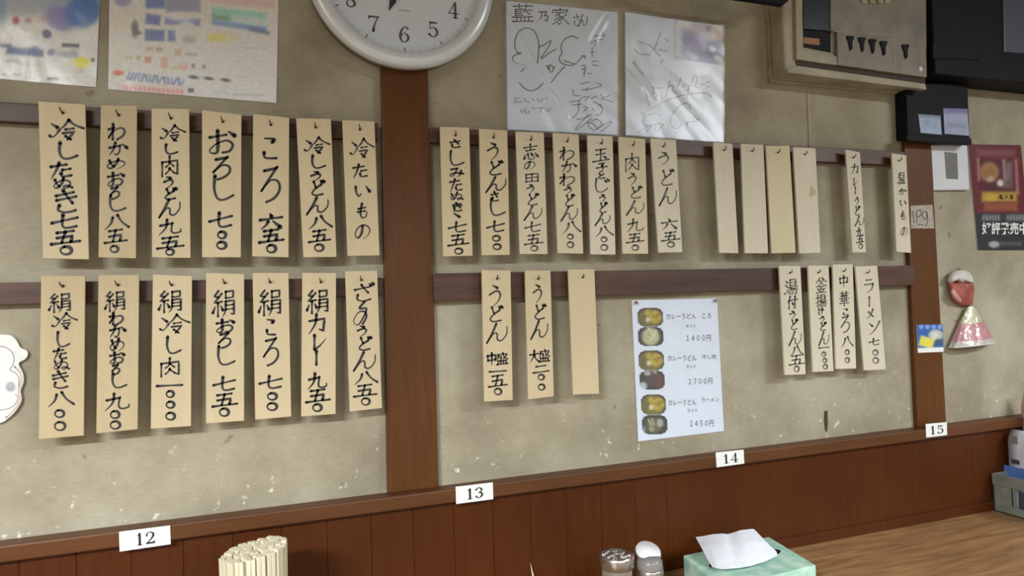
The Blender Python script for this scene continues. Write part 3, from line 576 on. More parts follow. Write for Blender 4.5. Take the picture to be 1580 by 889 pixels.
for i, (q, wd, crop, gl, sw, label, grp) in enumerate(TAGS):
    dy = rt.uniform(-0.002, 0.002); yf = TF + dy
    t = prism('menu_tag', q, yf + 0.0048, yf, TAG[wd], None, bevel=0.0007)
    tag(t, label, 'menu tag', grp)
    # bent nail through the top
    tl, tr, br, bl = [Vector(p) for p in q]
    c = tl.lerp(tr, rt.uniform(0.47, 0.56)); c = c.lerp(bl.lerp(br, 0.5), 0.062)
    p = PY(c.x, c.y, yf)
    back = BF + 0.006
    tube('nail', [(p.x, back, p.z), (p.x, yf - 0.004, p.z), (p.x - 0.0012, yf - 0.0085, p.z + 0.0018), (p.x - 0.0024, yf - 0.009, p.z + 0.0065)], [0.0009, 0.0011, 0.0011, 0.0009], NAIL, t, 8)
    lathe('nail_hole', [(0.0, -0.0002), (0.0022, -0.0002), (0.0026, 0.0)], INK, t, (p.x, yf, p.z - 0.0005), 12, axis='y')
    if gl:
        ink = Ink(True); price = Ink(True); seen = False; ox, oy, s = crop
        for e in gl.split(';'):
            ch, r = e.strip().split(' '); a = [float(v) for v in r.split(',')]
            cxx = rt.uniform(-1, 1)
            seen = seen or ch in '七八九五六一二'
            (price if seen else ink).glyph(ch, ox + (a[0] + cxx) / s, oy + a[1] / s, ox + (a[2] + cxx) / s, oy + a[3] / s, sw / s * (0.92 if ch in '絹盛温湯揚釜華肉田冷ぬ' else 1.13), 0.0 if ch in 'しー〇一' else 0.09)
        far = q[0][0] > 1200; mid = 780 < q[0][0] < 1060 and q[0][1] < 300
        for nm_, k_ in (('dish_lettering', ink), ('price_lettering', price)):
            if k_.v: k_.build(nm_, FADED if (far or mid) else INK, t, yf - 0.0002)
    if 'brown stain' in label:
        v = []; f = []
        for kk in range(14):
            a = kk * 2 * math.pi / 14; rr = 1 + 0.25 * math.sin(3 * a + 1)
            v.append(PY(1253 + 4.6 * rr * math.cos(a), 296 + 8 * rr * math.sin(a), yf - 0.0001))
        link('stain', v, [tuple(range(14))], TAG[1], t)

# ================================================================== CLOCK
def circ3(a, b, c):
    A = np.array([[2 * p[0], 2 * p[1], 1] for p in (a, b, c)]); r = np.linalg.solve(A, [p[0] ** 2 + p[1] ** 2 for p in (a, b, c)])
    return r[0], r[1], math.sqrt(r[2] + r[0] ** 2 + r[1] ** 2)
YD = -0.034
d3 = [PY(*p, YD - 0.006) for p in ((507, 0), (737, 0), (638.7, 85.5))]
cx, cz, cr = circ3(*[(p.x, p.z) for p in d3])
o3 = [PY(*p, YD - 0.004) for p in ((485, 0), (760, 0), (636, 102))]
ox_, oz_, orr = circ3(*[(p.x, p.z) for p in o3])
cx, cz = (cx + ox_) / 2, (cz + oz_) / 2
clock = empty('wall_clock', (cx, 0, cz)); tag(clock, 'large round wall clock with a silver white rim, above the pillar', 'clock')
lathe('rim', [(cr, YD + 0.002), (cr, YD - 0.010), (cr + 0.004, YD - 0.014), ((cr + orr) / 2, YD - 0.016), (orr - 0.004, YD - 0.011), (orr, YD - 0.003), (orr - 0.001, YD + 0.006), (orr - 0.008, YD + 0.012)], CLOCKRIM, clock, (cx, 0, cz), 96, axis='y')
lathe('case_back', [(orr - 0.008, YD + 0.004), (orr - 0.003, YD + 0.007), (orr - 0.005, -0.001), (0.02, -0.001)], CLOCKSIDE, clock, (cx, 0, cz), 72, axis='y')
lathe('dial', [(0, YD), (cr + 0.001, YD)], DIAL, clock, (cx, 0, cz), 96, axis='y', smooth=False)
lathe('glass', [(0, YD - 0.008), (cr + 0.001, YD - 0.008)], GLASS, clock, (cx, 0, cz), 96, axis='y')
def dialmap(y): return lambda x, z: Vector((cx + x, y, cz - z))
num = Ink(); rn = cr * 0.755; hgt = cr * 0.205
for h in range(1, 13):
    a = math.radians(30 * h); X, Z = rn * math.sin(a), -rn * math.cos(a); s = str(h); wd_ = hgt * 0.70
    for j, chh in enumerate(s):
        xx = X + (j - (len(s) - 1) / 2) * wd_ * 0.95
        num.glyph(chh, xx - wd_ / 2, Z - hgt / 2, xx + wd_ / 2, Z + hgt / 2, 0.01)
num.build('numerals', FADED, clock, 0, dialmap(YD - 0.0006))
tk = Ink()
for mnt in range(60):
    a = math.radians(6 * mnt); r0_, r1_ = cr * 0.93, cr * (0.955 if mnt % 5 else 0.965)
    tk.stroke([(r0_ * math.sin(a), -r0_ * math.cos(a)), (r1_ * math.sin(a), -r1_ * math.cos(a))], 0.0009 if mnt % 5 else 0.0028, 'u')
tk.stroke([(-cr * 0.065, cr * 0.45), (cr * 0.085, cr * 0.45)], 0.0014, 'u')
tk.build('minute_marks', PALEINK, clock, 0, dialmap(YD - 0.0005))
def hand(name, ang, ln, wb, y):
    a = math.radians(ang); d = Vector((math.sin(a), 0, math.cos(a))); n = Vector((d.z, 0, -d.x)); o = Vector((cx, y, cz))
    prof = [(-0.02, wb * .5), (0, wb), (ln * .55, wb * 0.8), (ln * .72, wb * 2.0), (ln * .84, wb * 1.1), (ln, 0.0004)]
    bm = bmesh.new(); L = [bm.verts.new(o + d * t - n * w_) for t, w_ in prof]; Rr = [bm.verts.new(o + d * t + n * w_) for t, w_ in prof]
    for i in range(len(prof) - 1): bm.faces.new((L[i], L[i + 1], Rr[i + 1], Rr[i]))
    ext = bmesh.ops.extrude_face_region(bm, geom=bm.faces[:])
    for v in ext['geom']:
        if isinstance(v, bmesh.types.BMVert): v.co.y -= 0.0007
    return from_bm(name, bm, INK, clock)
tip = PY(600.5, 16, YD - 0.003); dx_, dz_ = tip.x - cx, tip.z - cz
hand('hour_hand', math.degrees(math.atan2(dx_, dz_)), math.hypot(dx_, dz_), 0.0032, YD - 0.002)
hand('minute_hand', 62, cr * 0.82, 0.0026, YD - 0.004)
lathe('hub', [(0, -0.0065), (0.004, -0.0065), (0.005, -0.001), (0, -0.001)], INK, clock, (cx, YD, cz), 20, axis='y')

# ================================================================== SIGNATURE BOARDS
def signature(name, q, label, marks_fn):
    s = prism(name, q, -0.0005, -0.0055, COOLPAPER, None, bevel=0.0008); tag(s, label, 'signature board', 'signed white boards above the tags')
    marks_fn(s); return s
def ink_px(parent, y, w, strokes, m, origin, name='marker_writing', typ='u'):
    k_ = Ink(); ox, oy, s = origin
    for st in strokes.split(';'):
        st = st.strip(); tt = typ
        if st[0] in 'tpdn': tt = st[0]; st = st[1:]
        pts = [tuple(float(v) for v in p.split(',')) for p in st.split()]
        k_.stroke([(ox + p[0] / s, oy + p[1] / s) for p in pts], w, tt)
    return k_.build(name, m, parent, y)
o1, o2, o3_, o4 = (760, 0, 7.9), (760, 100, 7.73), (950, 10, 8.083), (950, 110, 7.728)
def sig1(s):
    g = Ink(); Y = -0.0058
    g.glyph('藍', 791, 7, 822, 34, 2.0); g.glyph('乃', 829, 17, 847, 33, 1.9); g.glyph('家', 851, 11, 877, 38, 1.9)
    g.glyph('さ', 884, 22, 896, 40, 1.5); g.glyph('ん', 893, 22, 906, 40, 1.5)
    g.build('title_lettering', INK, s, Y)
    ink_px(s, Y, 2.0, '300,640 270,560 290,440 340,370 420,342 500,370 545,450 565,560 550,770;300,640 350,650;t340,650 260,680 245,730 300,775 415,785;'
           '560,575 640,540 710,495 690,560 590,715 700,640 775,600;850,650 835,580 870,490 960,440 1040,470;850,650 815,700 830,760 900,790 990,790 1100,690 1130,690;'
           '660,800 690,850 700,790 750,830;870,740 1000,780', GREYINK, o1)
    ink_px(s, Y, 2.0, 't340,80 400,20;320,215 380,280 460,310 540,280 600,220;700,210 770,120 860,20;660,10 700,90 740,20', GREYINK, o2)
    ink_px(s, Y, 1.2, '260,400 330,398;280,420 260,445 350,440;380,400 400,440 440,438;470,405 500,430;530,400 560,440 600,405;630,400 660,405;330,530 350,575 370,540;400,520 390,570 430,575 440,545;470,520 500,520;540,515 620,515;580,515 575,570;640,520 655,560 690,515',
           GREYINK, o2, 'small_writing')
    ink_px(s, Y, 1.5, '1240,440 1380,430;1340,390 1350,460;1200,520 1300,480 1350,490;1270,500 1240,560;1215,580 1215,690;1190,640 1250,630;1210,750 1280,745;1220,790 1290,800;1080,680 1130,685 1120,720;1085,800 1130,800 1120,850 1085,840;1130,860 1100,900',
           GREYINK, o1, 'small_writing')
    ink_px(s, Y, 1.5, '1080,50 1110,40 1090,140;1130,100 1180,105;960,300 970,360 1040,370;1050,230 1150,205;1060,300 1180,285 1300,250;1130,270 1120,310;1240,220 1300,240;920,445 1030,425 1060,400;950,480 1060,470;1030,430 1020,560 950,640;1070,390 1150,380 1100,430;1180,400 1250,370;1290,350 1330,390 1400,360;1300,400 1440,445;1200,440 1300,485;1080,500 1130,510 1090,550;1190,520 1210,550;1000,650 1080,640 1180,595;1140,600 1000,750 1020,765 1180,640;1120,690 1190,700 1240,745;1180,680 1240,650 1300,690 1290,740 1210,775 1150,740 1140,690;1240,760 1400,680 1410,700 1290,800;1260,470 1310,520 1290,590 1230,600',
           GREYINK, o2, 'small_writing')
def sig2(s):
    Y = -0.0058
    canvas('photo_print', [(1041, 30), (1115, 43), (1114.5, 101), (1041, 90)], Y - 0.0003, 44, 34, (150, 150, 180),
        [('e', 1045, 28, 1070, 45, (215, 215, 240), 4, .8, 20), ('r', 1070, 35, 1115, 60, (180, 170, 175), 5, .9, 10), ('e', 1088, 40, 1098, 50, (90, 90, 95), 3, .8), ('e', 1050, 52, 1088, 80, (135, 130, 170), 5, .9),
         ('e', 1090, 58, 1112, 84, (70, 85, 120), 3, .9, 40), ('r', 1062, 78, 1112, 98, (95, 85, 130), 3, .8, 9), ('r', 1041, 35, 1052, 88, (205, 215, 235), 4, .8), ('e', 1094, 72, 1104, 80, (225, 230, 235), 2, .9, 40),
         ('e', 1102, 86, 1114, 93, (225, 228, 225), 2, .9, 30), ('e', 1064, 84, 1076, 92, (190, 180, 220), 3, .7, 20), ('r', 1098, 38, 1115, 62, (205, 190, 180), 4, .8)], s, 0.08)
    ink_px(s, Y, 2.4, 't1140,300 1080,262 960,265 780,290 560,370 420,450 300,525', PALEINK, o4)
    ink_px(s, Y, 1.6, '530,545 520,515 440,505 350,540 320,600 350,645 430,645 470,630;500,620 575,640;400,650 270,725;430,660 350,725;480,640 470,710;560,650 500,715;'
           '890,440 880,400 830,380 750,420 670,530 650,610 690,670 740,685 780,640 780,620;720,730 725,740;840,600 860,655 850,610 930,600 980,570;930,540 1000,580;'
           '370,280 380,350 410,410;650,100 600,290;620,200 660,170 690,190 680,230 740,265;780,80 740,180;800,190 830,160 870,180 850,240 810,220;880,160 860,270 850,320;910,140 930,60 970,70 960,150 940,180;950,180 1000,200;1010,160 1060,150;1090,130 1130,125;1080,180 1120,190;440,180 450,270;450,200 560,200', PALEINK, o4)
    ink_px(s, Y, 1.6, '290,440 440,490;230,530 300,590 430,600;560,330 480,540;620,400 650,440;440,500 560,620;220,690 340,850;640,560 540,540;560,700 600,660', PALEINK, o3_)
sA = signature('signature_board', [(781, 1), (953, 18.5), (952.5, 208), (783.5, 200)], 'white signature board covered in black marker writing, left of the two above the tags', sig1)
sheet('plastic_sleeve', [(776, -1), (955, 15), (955, 210), (779, 202)], -0.0075, 80, 80, SLEEVE, sA, 0.0030, 3, 16, 1.2, ((780, 18, 852, 150, 0.0035), (850, 143, 873, 180, 0.004), (905, 60, 930, 20, 0.004), (918, 62, 936, 30, 0.003)))
sB = signature('signature_board', [(965, 18.5), (1115, 40), (1115, 219), (966, 208)], 'white signature board with a small colour photo in its corner, right one', sig2)
sheet('plastic_sleeve', [(964, 16), (1117, 38), (1117, 221), (965, 210)], -0.0080, 80, 80, SLEEVE, sB, 0.0030, 9, 16, 0.5, ((968, 112, 985, 136, 0.004), (980, 100, 1010, 150, 0.002)))

# ================================================================== FLYERS IN PLASTIC (top left)
def flyer(q, label, base, marks, nx, ny, seed):
    p = prism('flyer', q, -0.0005, -0.0018, WHITEPAPER, None, bevel=0.0)
    tag(p, label, 'flyer', 'flyers in clear plastic at the top left')
    canvas('print', q, -0.0021, nx, ny, base, marks, p, 0.05, 1.65)
    sheet('plastic_sleeve', [(q[0][0] - 1, q[0][1]), (q[1][0] + 1, q[1][1]), (q[2][0] + 1, q[2][1] + 1.5), (q[3][0] - 1, q[3][1] + 1.5)], -0.0032, 50, 40, SLEEVE2, p, 0.0030, seed, 18, 0.6)
mk = []
def M4(kind, a, b, c, d, col, s=1.5, al=1.0, an=0): mk.append((kind, a / 6.35, b / 6.35, c / 6.35, d / 6.35, col, s, al, an))
M4('r', -600, -500, 980, 120, (120, 140, 160), 12, .8); M4('e', 430, 60, 760, 300, (115, 115, 165), 6, .9, 20); M4('e', 640, -60, 1000, 270, (60, 100, 160), 6, .95, -30)
M4('e', 60, 0, 420, 160, (150, 155, 160), 8, .8); M4('e', -40, 20, 60, 240, (95, 125, 150), 6, .8); M4('e', 120, 160, 190, 240, (165, 80, 90), 2, .9); M4('e', 245, 170, 310, 230, (160, 100, 115), 3, .7)
M4('e', 350, 150, 480, 220, (175, 130, 135), 4, .5, -20); M4('e', 410, 290, 510, 375, (75, 80, 115), 2, .9, 30); M4('r', 0, 430, 110, 465, (80, 95, 120), 2, .9); M4('r', 60, 470, 430, 545, (70, 85, 125), 3, .95, 5)
M4('e', 300, 450, 400, 520, (65, 75, 125), 3, .8); M4('e', 460, 480, 540, 550, (75, 85, 115), 2, .9); M4('r', 540, 505, 760, 570, (130, 140, 160), 4, .7); M4('r', 605, 425, 775, 465, (80, 85, 95), 1.6, .95, 3)
M4('r', 690, 465, 750, 540, (150, 155, 160), 3, .6); M4('e', 720, 560, 880, 670, (215, 205, 60), 2, 1); M4('e', 640, 590, 720, 650, (175, 180, 150), 3, .7); M4('e', 885, 565, 930, 610, (85, 85, 80), 2, .9)
M4('e', 720, 655, 840, 725, (165, 165, 150), 3, .7); M4('r', 40, 580, 190, 615, (115, 135, 165), 3, .6); M4('r', 200, 610, 400, 655, (160, 160, 160), 3, .6); M4('r', 460, 755, 570, 785, (95, 100, 105), 1.5, .9)
M4('r', 20, 715, 65, 740, (100, 105, 110), 2, .8); M4('r', 130, 720, 200, 740, (125, 130, 135), 2, .7); M4('r', 570, 755, 660, 785, (175, 175, 175), 2, .6)
flyer([(-150, -160), (160, -138), (148, 134.5), (-152, 108)], 'blue and white printed flyer with a yellow figure, in plastic at top left corner', (192, 194, 190), mk, 230, 190, 21)
mk = []
def M5(kind, a, b, c, d, col, s=1.5, al=1.0, an=0): mk.append((kind, 160 + a / 5.557, b / 5.557, 160 + c / 5.557, d / 5.557, col, s, al, an))
M5('r', 700, 300, 1500, 900, (200, 205, 208), 20, .8)
M5('e', 90, -40, 240, 60, (130, 130, 175), 4, .9); M5('r', 355, -60, 530, 75, (90, 110, 165), 3, .9); M5('r', 530, -60, 835, 110, (125, 130, 165), 4, .85); M5('r', 355, 120, 490, 215, (95, 110, 170), 3, .9, 8)
M5('r', 520, 150, 830, 220, (105, 115, 170), 3, .85, 3); M5('e', 560, 110, 760, 175, (200, 208, 225), 4, .8); M5('r', 350, 250, 525, 355, (100, 120, 160), 2.5, .95, 2); M5('r', 545, 255, 620, 360, (110, 120, 170), 2.5, .9, 2)
M5('e', 620, 190, 780, 330, (205, 215, 225), 5, .9, -30); M5('e', 660, 290, 800, 380, (150, 160, 150), 5, .8, 10); M5('r', 90, 90, 230, 270, (180, 182, 172), 5, .5); M5('e', 235, 165, 300, 330, (95, 95, 110), 3, .9); M5('e', 270, 265, 330, 300, (90, 90, 100), 2, .8)
M5('r', 900, -40, 1480, 55, (215, 165, 170), 5, .9, 6); M5('r', 920, 80, 1400, 150, (130, 185, 175), 4, .9, 6); M5('r', 930, 130, 1110, 180, (95, 150, 125), 4, .9, 4); M5('r', 1090, 150, 1420, 225, (175, 215, 220), 5, .8, 8)
M5('r', 925, 195, 1400, 250, (120, 145, 185), 4, .95, 8); M5('r', 1250, 250, 1430, 285, (90, 100, 130), 4, .8, 12); M5('r', 890, 290, 1060, 360, (200, 190, 110), 4, .9, 3); M5('r', 1060, 290, 1160, 360, (212, 206, 165), 4, .8, 3)
M5('r', 1170, 400, 1425, 422, (165, 170, 175), 2.5, .8, 2); M5('r', 1170, 320, 1430, 400, (200, 208, 205), 3, .5)
for a, b, c, d, col in ((360, 395, 430, 440, (160, 150, 140)), (445, 405, 510, 445, (150, 140, 130)), (605, 415, 670, 478, (165, 150, 142)), (700, 450, 800, 480, (150, 145, 140)), (275, 478, 320, 515, (150, 140, 130)),
                        (345, 482, 412, 540, (175, 110, 110)), (485, 490, 555, 590, (185, 150, 140)), (180, 480, 250, 512, (165, 160, 145)), (750, 545, 785, 585, (110, 110, 110)), (842, 555, 875, 590, (95, 95, 95)), (640, 530, 730, 590, (190, 165, 155)), (570, 570, 720, 600, (205, 165, 150))):
    M5('r', a, b, c, d, col, 2.5, .8)
M5('e', 75, 600, 175, 650, (190, 95, 90), 2, .9)
M5('r', 75, 715, 700, 800, (215, 175, 180), 4, .7, 3)
rr_ = random.Random(5)
for k_ in range(16): M5('r', 200 + k_ * 31, 612 + k_ * 4.2 + rr_.uniform(-4, 4), 222 + k_ * 31, 690 + k_ * 3.0, (100, 115, 165) if k_ % 3 else (120, 135, 175), 2, .9, rr_.uniform(-15, 35))
for k_ in range(13): M5('r', 180 + k_ * 40, 735 + k_ * 3, 205 + k_ * 40, 775 + k_ * 3, (190, 120, 130), 2, .8, rr_.uniform(0, 30))
for a in (725, 855, 1000): M5('e', a, 645 + (a - 725) * .09, a + 90, 678 + (a - 725) * .09, (65, 70, 70), 2, .95, 8)
M5('r', 1110, 645, 1240, 668, (170, 172, 175), 2, .7, 5); M5('r', 720, 755, 775, 795, (80, 85, 90), 1.8, .9); M5('r', 790, 765, 880, 790, (185, 190, 190), 2, .6); M5('r', 920, 775, 1080, 805, (165, 170, 168), 2.5, .6, 3); M5('r', 1100, 800, 1370, 825, (150, 155, 152), 2.5, .7, 1)
M5('r', 1000, 740, 1090, 770, (175, 180, 178), 2, .6); M5('r', 100, 380, 180, 560, (185, 188, 165), 5, .4)
flyer([(171, -165), (432, -142), (426.3, 159), (167, 137.5)], 'pale newsprint flyer with blue and green pictures, between left flyer and clock', (206, 208, 192), mk, 250, 290, 33)

# ================================================================== LAMINATED SET MENU
mq = [(974.6, 463.4), (1106.3, 460.5), (1117.2, 665.3), (984.9, 681.4)]
menu = prism('set_menu', mq, -0.0004, -0.0016, COOLPAPER, None, 0.0); tag(menu, 'white laminated set menu sheet with six small bowl photos, hung under the batten', 'menu sheet')
def cm(x, y): return (960 + x / 3.417, 440 + y / 3.417)
def food(x0, y0, x1, y1, kind, dx):
    a = cm(x0, y0); b = cm(x1, y0 - 2); c = cm(x1 + 4, y1 - 2); d = cm(x0 + 4, y1)
    w_, h_ = b[0] - a[0], d[1] - a[1]; ax, ay = a
    def e(k, u0, v0, u1, v1, col, s=1.5, al=.9, an=0): return (k, ax + u0 * w_, ay + v0 * h_, ax + u1 * w_, ay + v1 * h_, col, s, al, an)
    if kind == 0: mk_ = [e('e', .02, .05, .98, 1.05, (120, 112, 55), 2), e('e', .3, .1, .5, .4, (190, 165, 60), 2), e('e', .45, .15, .95, .8, (185, 165, 60), 2, .9, 30), e('e', .3, .5, .5, .75, (225, 205, 180), 1.2), e('e', .1, .3, .35, .9, (100, 100, 45), 2), e('r', .55, .45, .8, .52, (110, 90, 35), 1.2, .8, 30), e('e', .7, .3, .9, .45, (120, 105, 40), 1.2)]
    elif kind == 1: mk_ = [e('e', .02, .0, .98, 1.1, (70, 68, 70), 2), e('e', .18, .05, .85, .95, (185, 190, 150), 2), e('r', .3, .2, .75, .26, (220, 222, 185), 1.2, .8, 50), e('r', .3, .5, .75, .56, (150, 155, 115), 1.2, .8, 60), e('r', .4, .4, .85, .46, (225, 225, 195), 1.2, .8, -60)]
    elif kind == 2: mk_ = [e('e', .02, .0, .98, 1.1, (60, 52, 52), 2), e('e', .55, .15, .98, .9, (95, 62, 52), 2), e('e', .25, .2, .6, .8, (70, 68, 70), 2), e('e', .0, .6, .3, 1.0, (180, 195, 205), 1.5), e('e', .2, .0, .45, .25, (175, 180, 180), 1.5), e('e', .55, .0, .7, .15, (170, 170, 165), 1.5)]
    else: mk_ = [e('e', .02, .0, .98, 1.1, (60, 62, 55), 2), e('e', .2, .15, .8, .9, (100, 98, 75), 2), e('r', .3, .2, .36, .6, (190, 185, 165), 1.2, .9, -20), e('r', .42, .15, .47, .55, (190, 185, 165), 1.2, .9, -20), e('e', .6, .2, .85, .6, (165, 175, 165), 1.5), e('e', .3, .6, .5, .85, (160, 150, 120), 1.5), e('e', .02, .6, .15, .95, (130, 150, 165), 1.5)]
    # rounded outline: the grid is trimmed by giving the bowl photo its own rounded plate
    n = 20; nx = ny = n
    o = canvas('bowl_photo', [a, b, c, d], -0.0019, nx, ny, (55, 52, 48), mk_, menu, 0.06, 1.15)
    me = o.data; bm = bmesh.new(); bm.from_mesh(me); bm.verts.ensure_lookup_table(); kill = []
    for j in range(ny):
        for i in range(nx):
            u, v = abs(i / (nx - 1) * 2 - 1), abs(j / (ny - 1) * 2 - 1)
            if u ** 5 + v ** 5 > 1.12: kill.append(bm.verts[j * nx + i])
    bmesh.ops.delete(bm, geom=kill, context='VERTS'); bm.to_mesh(me); bm.free()
food(80, 121, 213, 220, 0, 0); food(82, 222, 215, 322, 1, 0); food(85, 346, 218, 450, 0, 0); food(90, 452, 222, 552, 2, 0); food(98, 578, 228, 684, 0, 0); food(103, 686, 236, 788, 3, 0)
def mt(s, x0, y0, x1, y1, slope=-0.02):
    a = cm(x0, y0); b = cm(x1, y1); text_into('menu_lettering', s, (a[0], a[1], b[0], b[1]), -0.0019, PRINTINK, menu, 0.012, slope)
mt('カレーうどん', 232, 151, 390, 181); mt('ころ', 422, 149, 470, 177); mt('セット', 335, 207, 388, 226); mt('１４００円', 338, 264, 468, 298)
mt('カレーうどん', 240, 371, 392, 401); mt('冷し肉', 418, 366, 494, 390); mt('セット', 337, 421, 390, 440); mt('１７００円', 350, 492, 476, 526)
mt('カレーうどん', 244, 605, 390, 635); mt('ラーメン', 418, 594, 512, 618); mt('セット', 343, 652, 398, 672); mt('１４５０円', 358, 713, 482, 748)
sheet('laminate', [(973.5, 462), (1108, 459), (1119, 666.5), (984, 683)], -0.0023, 24, 34, LAMIN, menu, 0.0012, 5, 8)
for nm, (x, y), m_ in (('rusty_pin', (981, 467), ORANGE), ('grey_pin', (1103, 464), GREYLID)):
    p = PY(x, y, -0.003); pn = lathe('pin', [(0, -0.007), (0.0030, -0.006), (0.0038, -0.003), (0.0030, -0.0005), (0, 0)], m_, menu, (p.x, p.y + 0.0005, p.z), 14, axis='y')

# ================================================================== SEAT NUMBER SIGNS
for n_, q, yy in (('12', [(183.5, 821), (262.5, 811), (263.5, 840), (184.5, 851.5)], -0.0385), ('13', [(703, 751.5), (760.5, 744.5), (761.2, 770.5), (704, 778)], -0.0385),
              ('14', [(1104.5, 698.5), (1147.5, 694), (1148.5, 715.5), (1106, 721.5)], -0.0385), ('15', [(1428.5, 654.5), (1461, 651.5), (1461.5, 671.5), (1429.5, 675.5)], -0.0385)):
    where = {'12': 'far left on the rail under the lower tags', '13': 'on the rail just right of the pillar', '14': 'on the rail below the set menu', '15': 'at the foot of the right pillar'}[n_]
    s = prism('seat_number_sign', q, -0.0372, yy, WHITEPAPER, None, 0.0003); tag(s, 'small white seat sign printed %s, %s' % (n_, where), 'sign', 'seat number signs on the chair rail')
    qa = [Vector(p) for p in q]; ik = Ink()
    def qm(u, v): t_ = qa[0].lerp(qa[1], u).lerp(qa[3].lerp(qa[2], u), v); return t_
    ik.bold = 1.2
    asp = (qa[1] - qa[0]).length / (qa[3] - qa[0]).length
    hh = 0.62; ww = hh * 0.80 / asp
    for j, chh in enumerate(n_):
        u0 = 0.505 + (j - 1) * ww * 1.12 + ww * 0.06
        ik.glyph(chh, u0 * asp, 0.20, (u0 + ww) * asp, 0.20 + hh, 0.1)
    ik.build('numerals', INK, s, 0, lambda x, y_: PY(*qm(x / asp, y_), yy - 0.0003))

# ================================================================== SCALLOPED CARD AT LEFT EDGE
cs = (0, 500, 5.233)
out = [(-230, 120), (-120, 60), (0, 85), (85, 92), (130, 130), (165, 190), (215, 215), (222, 250), (200, 285), (150, 320), (185, 400), (188, 470), (165, 540), (172, 620), (120, 710), (60, 765), (0, 800), (-110, 800), (-220, 720), (-290, 560), (-300, 380), (-280, 230)]
outp = crom([(x / cs[2], 500 + y / cs[2]) for x, y in out] , 5)
card = prism('scalloped_card', outp[:-1], -0.0005, -0.006, WHITEPAPER, None, 0.0); tag(card, 'white scalloped cloud shaped card with pinkish rim, cut by the left edge', 'card')
ink_px(card, -0.0063, 1.6, '-280,300 -200,200 -60,180 30,185 90,220 112,270 105,330 80,370 130,400 155,450 150,500 125,560 145,600 110,660 40,690 -100,700 -220,640', plain('mauve_line', (0.40, 0.33, 0.36), rough=0.6), cs, 'outline_print')
ink_px(card, -0.0061, 3.2, '118,345 165,400 172,470 150,545 160,615 110,700 50,755', plain('pink_rim', (0.62, 0.50, 0.46), rough=0.6), cs, 'rim_print')
canvas('button_print', [(7, 586), (28, 586), (28, 608), (7, 608)], -0.0065, 16, 16, (214, 217, 216), [('e', 8, 589, 24, 605, (135, 135, 145), 2.5, .9, 10), ('e', 12, 592, 19, 598, (160, 160, 170), 2, .8)], card)

# ================================================================== CREAM CONTROL BOX, top right
YB = -0.060
bl0 = PY(1187, 131, 0); br0 = PY(1431, 139, YB); fl0 = PY(1214, 112, YB); fr0 = PY(1431, 138, YB)
bx0, bx1 = bl0.x, fr0.x; zb = fl0.z; ztop = zb + 0.42
cb = empty('control_box', ((bx0 + bx1) / 2, 0, zb)); tag(cb, 'grimy cream electrical control box with five dark key slots, mounted high on the wall', 'control box')
# body as a tray: back plate, side walls, lower lip
slab('back_plate', [(bx0 - 0.004, zb - 0.006), (bx1 + 0.006, zb - 0.006), (bx1 + 0.006, ztop), (bx0 - 0.004, ztop)], 0.0, -0.010, BOXCREAM, cb, 0.002)
slab('case', [(bx0, zb), (bx1, zb - 0.004), (bx1, ztop), (bx0, ztop)], -0.008, YB + 0.006, BOXCREAM, cb, 0.006)
def pb(x, y): return (1170 + x / 5.557, y / 5.557)
# front frame with a groove along its foot
prism('front_frame', [pb(320, -60), pb(380, -60), pb(380, 430), pb(620, 448), pb(680, 490), pb(680, 560), pb(330, 508)], YB + 0.008, YB - 0.002, BOXCREAM, cb, 0.002)
prism('foot_lip', [pb(250, 590), pb(330, 560), pb(1430, 716), pb(1448, 770), pb(260, 624)], YB + 0.012, YB - 0.003, BOXCREAM, cb, 0.002)
prism('groove', [pb(318, 508), pb(1430, 662), pb(1430, 716), pb(330, 560)], YB + 0.010, YB + 0.0045, DARKBROWN, cb, 0.0)
prism('switch_panel', [pb(622, -60), pb(1440, -60), pb(1446, 664), pb(680, 556), pb(680, 262), pb(622, 258)], YB + 0.008, YB - 0.004, BOXGREY, cb, 0.0015)
prism('window_surround', [pb(372, -60), pb(622, -60), pb(622, 448), pb(378, 400)], YB + 0.012, YB + 0.0042, DARK, cb, 0.0)
prism('window', [pb(385, -60), pb(612, -60), pb(612, 265), pb(385, 245)], YB + 0.008, YB - 0.0005, BOXWIN, cb, 0.0015)
prism('terminal_block', [pb(388, 318), pb(525, 330), pb(528, 388), pb(390, 372)], YB + 0.006, YB + 0.001, ORANGE, cb, 0.001)
prism('side_latch', [pb(160, 380), pb(240, 330), pb(245, 520), pb(165, 540)], -0.02, -0.035, BOXCREAM, cb, 0.002, yp=-0.03) if False else None
box('side_latch', (bx0 - 0.003, -0.040, zb + 0.035), (bx0 + 0.002, -0.018, zb + 0.08), BOXCREAM, cb, 0.001)
prism('seam', [pb(1172, 300), pb(1178, 300), pb(1180, 632), pb(1174, 630)], YB + 0.0, YB - 0.0043, BOXCREAM, cb)
prism('seam', [pb(640, 262), pb(1172, 300), pb(1172, 305), pb(640, 267)], YB + 0.0, YB - 0.0044, BOXCREAM, cb)
for x, y in ((795, 305), (895, 318), (985, 332), (1080, 350), (1268, 378)):
    prism('key_slot', [pb(x - 32, y), pb(x + 30, y + 2), pb(x + 26, y + 28), pb(x + 10, y + 52), pb(x + 16, y + 112), pb(x - 2, y + 128), pb(x - 14, y + 50), pb(x - 28, y + 28)], YB - 0.003, YB - 0.0075, DARK, cb, 0.0012)
for x in (890, 960, 1030, 1090): prism('upper_switch', [pb(x, -60), pb(x + 45, -55), pb(x + 45, 34), pb(x, 26)], YB - 0.003, YB - 0.008, BOXCREAM, cb, 0.001)
p = PY(*pb(1392, 592), YB - 0.004); lathe('round_sticker', [(0, -0.0012), (0.0062, -0.0012), (0.0068, 0)], WHITEPLASTIC, cb, (p.x, p.y, p.z), 20, axis='y')
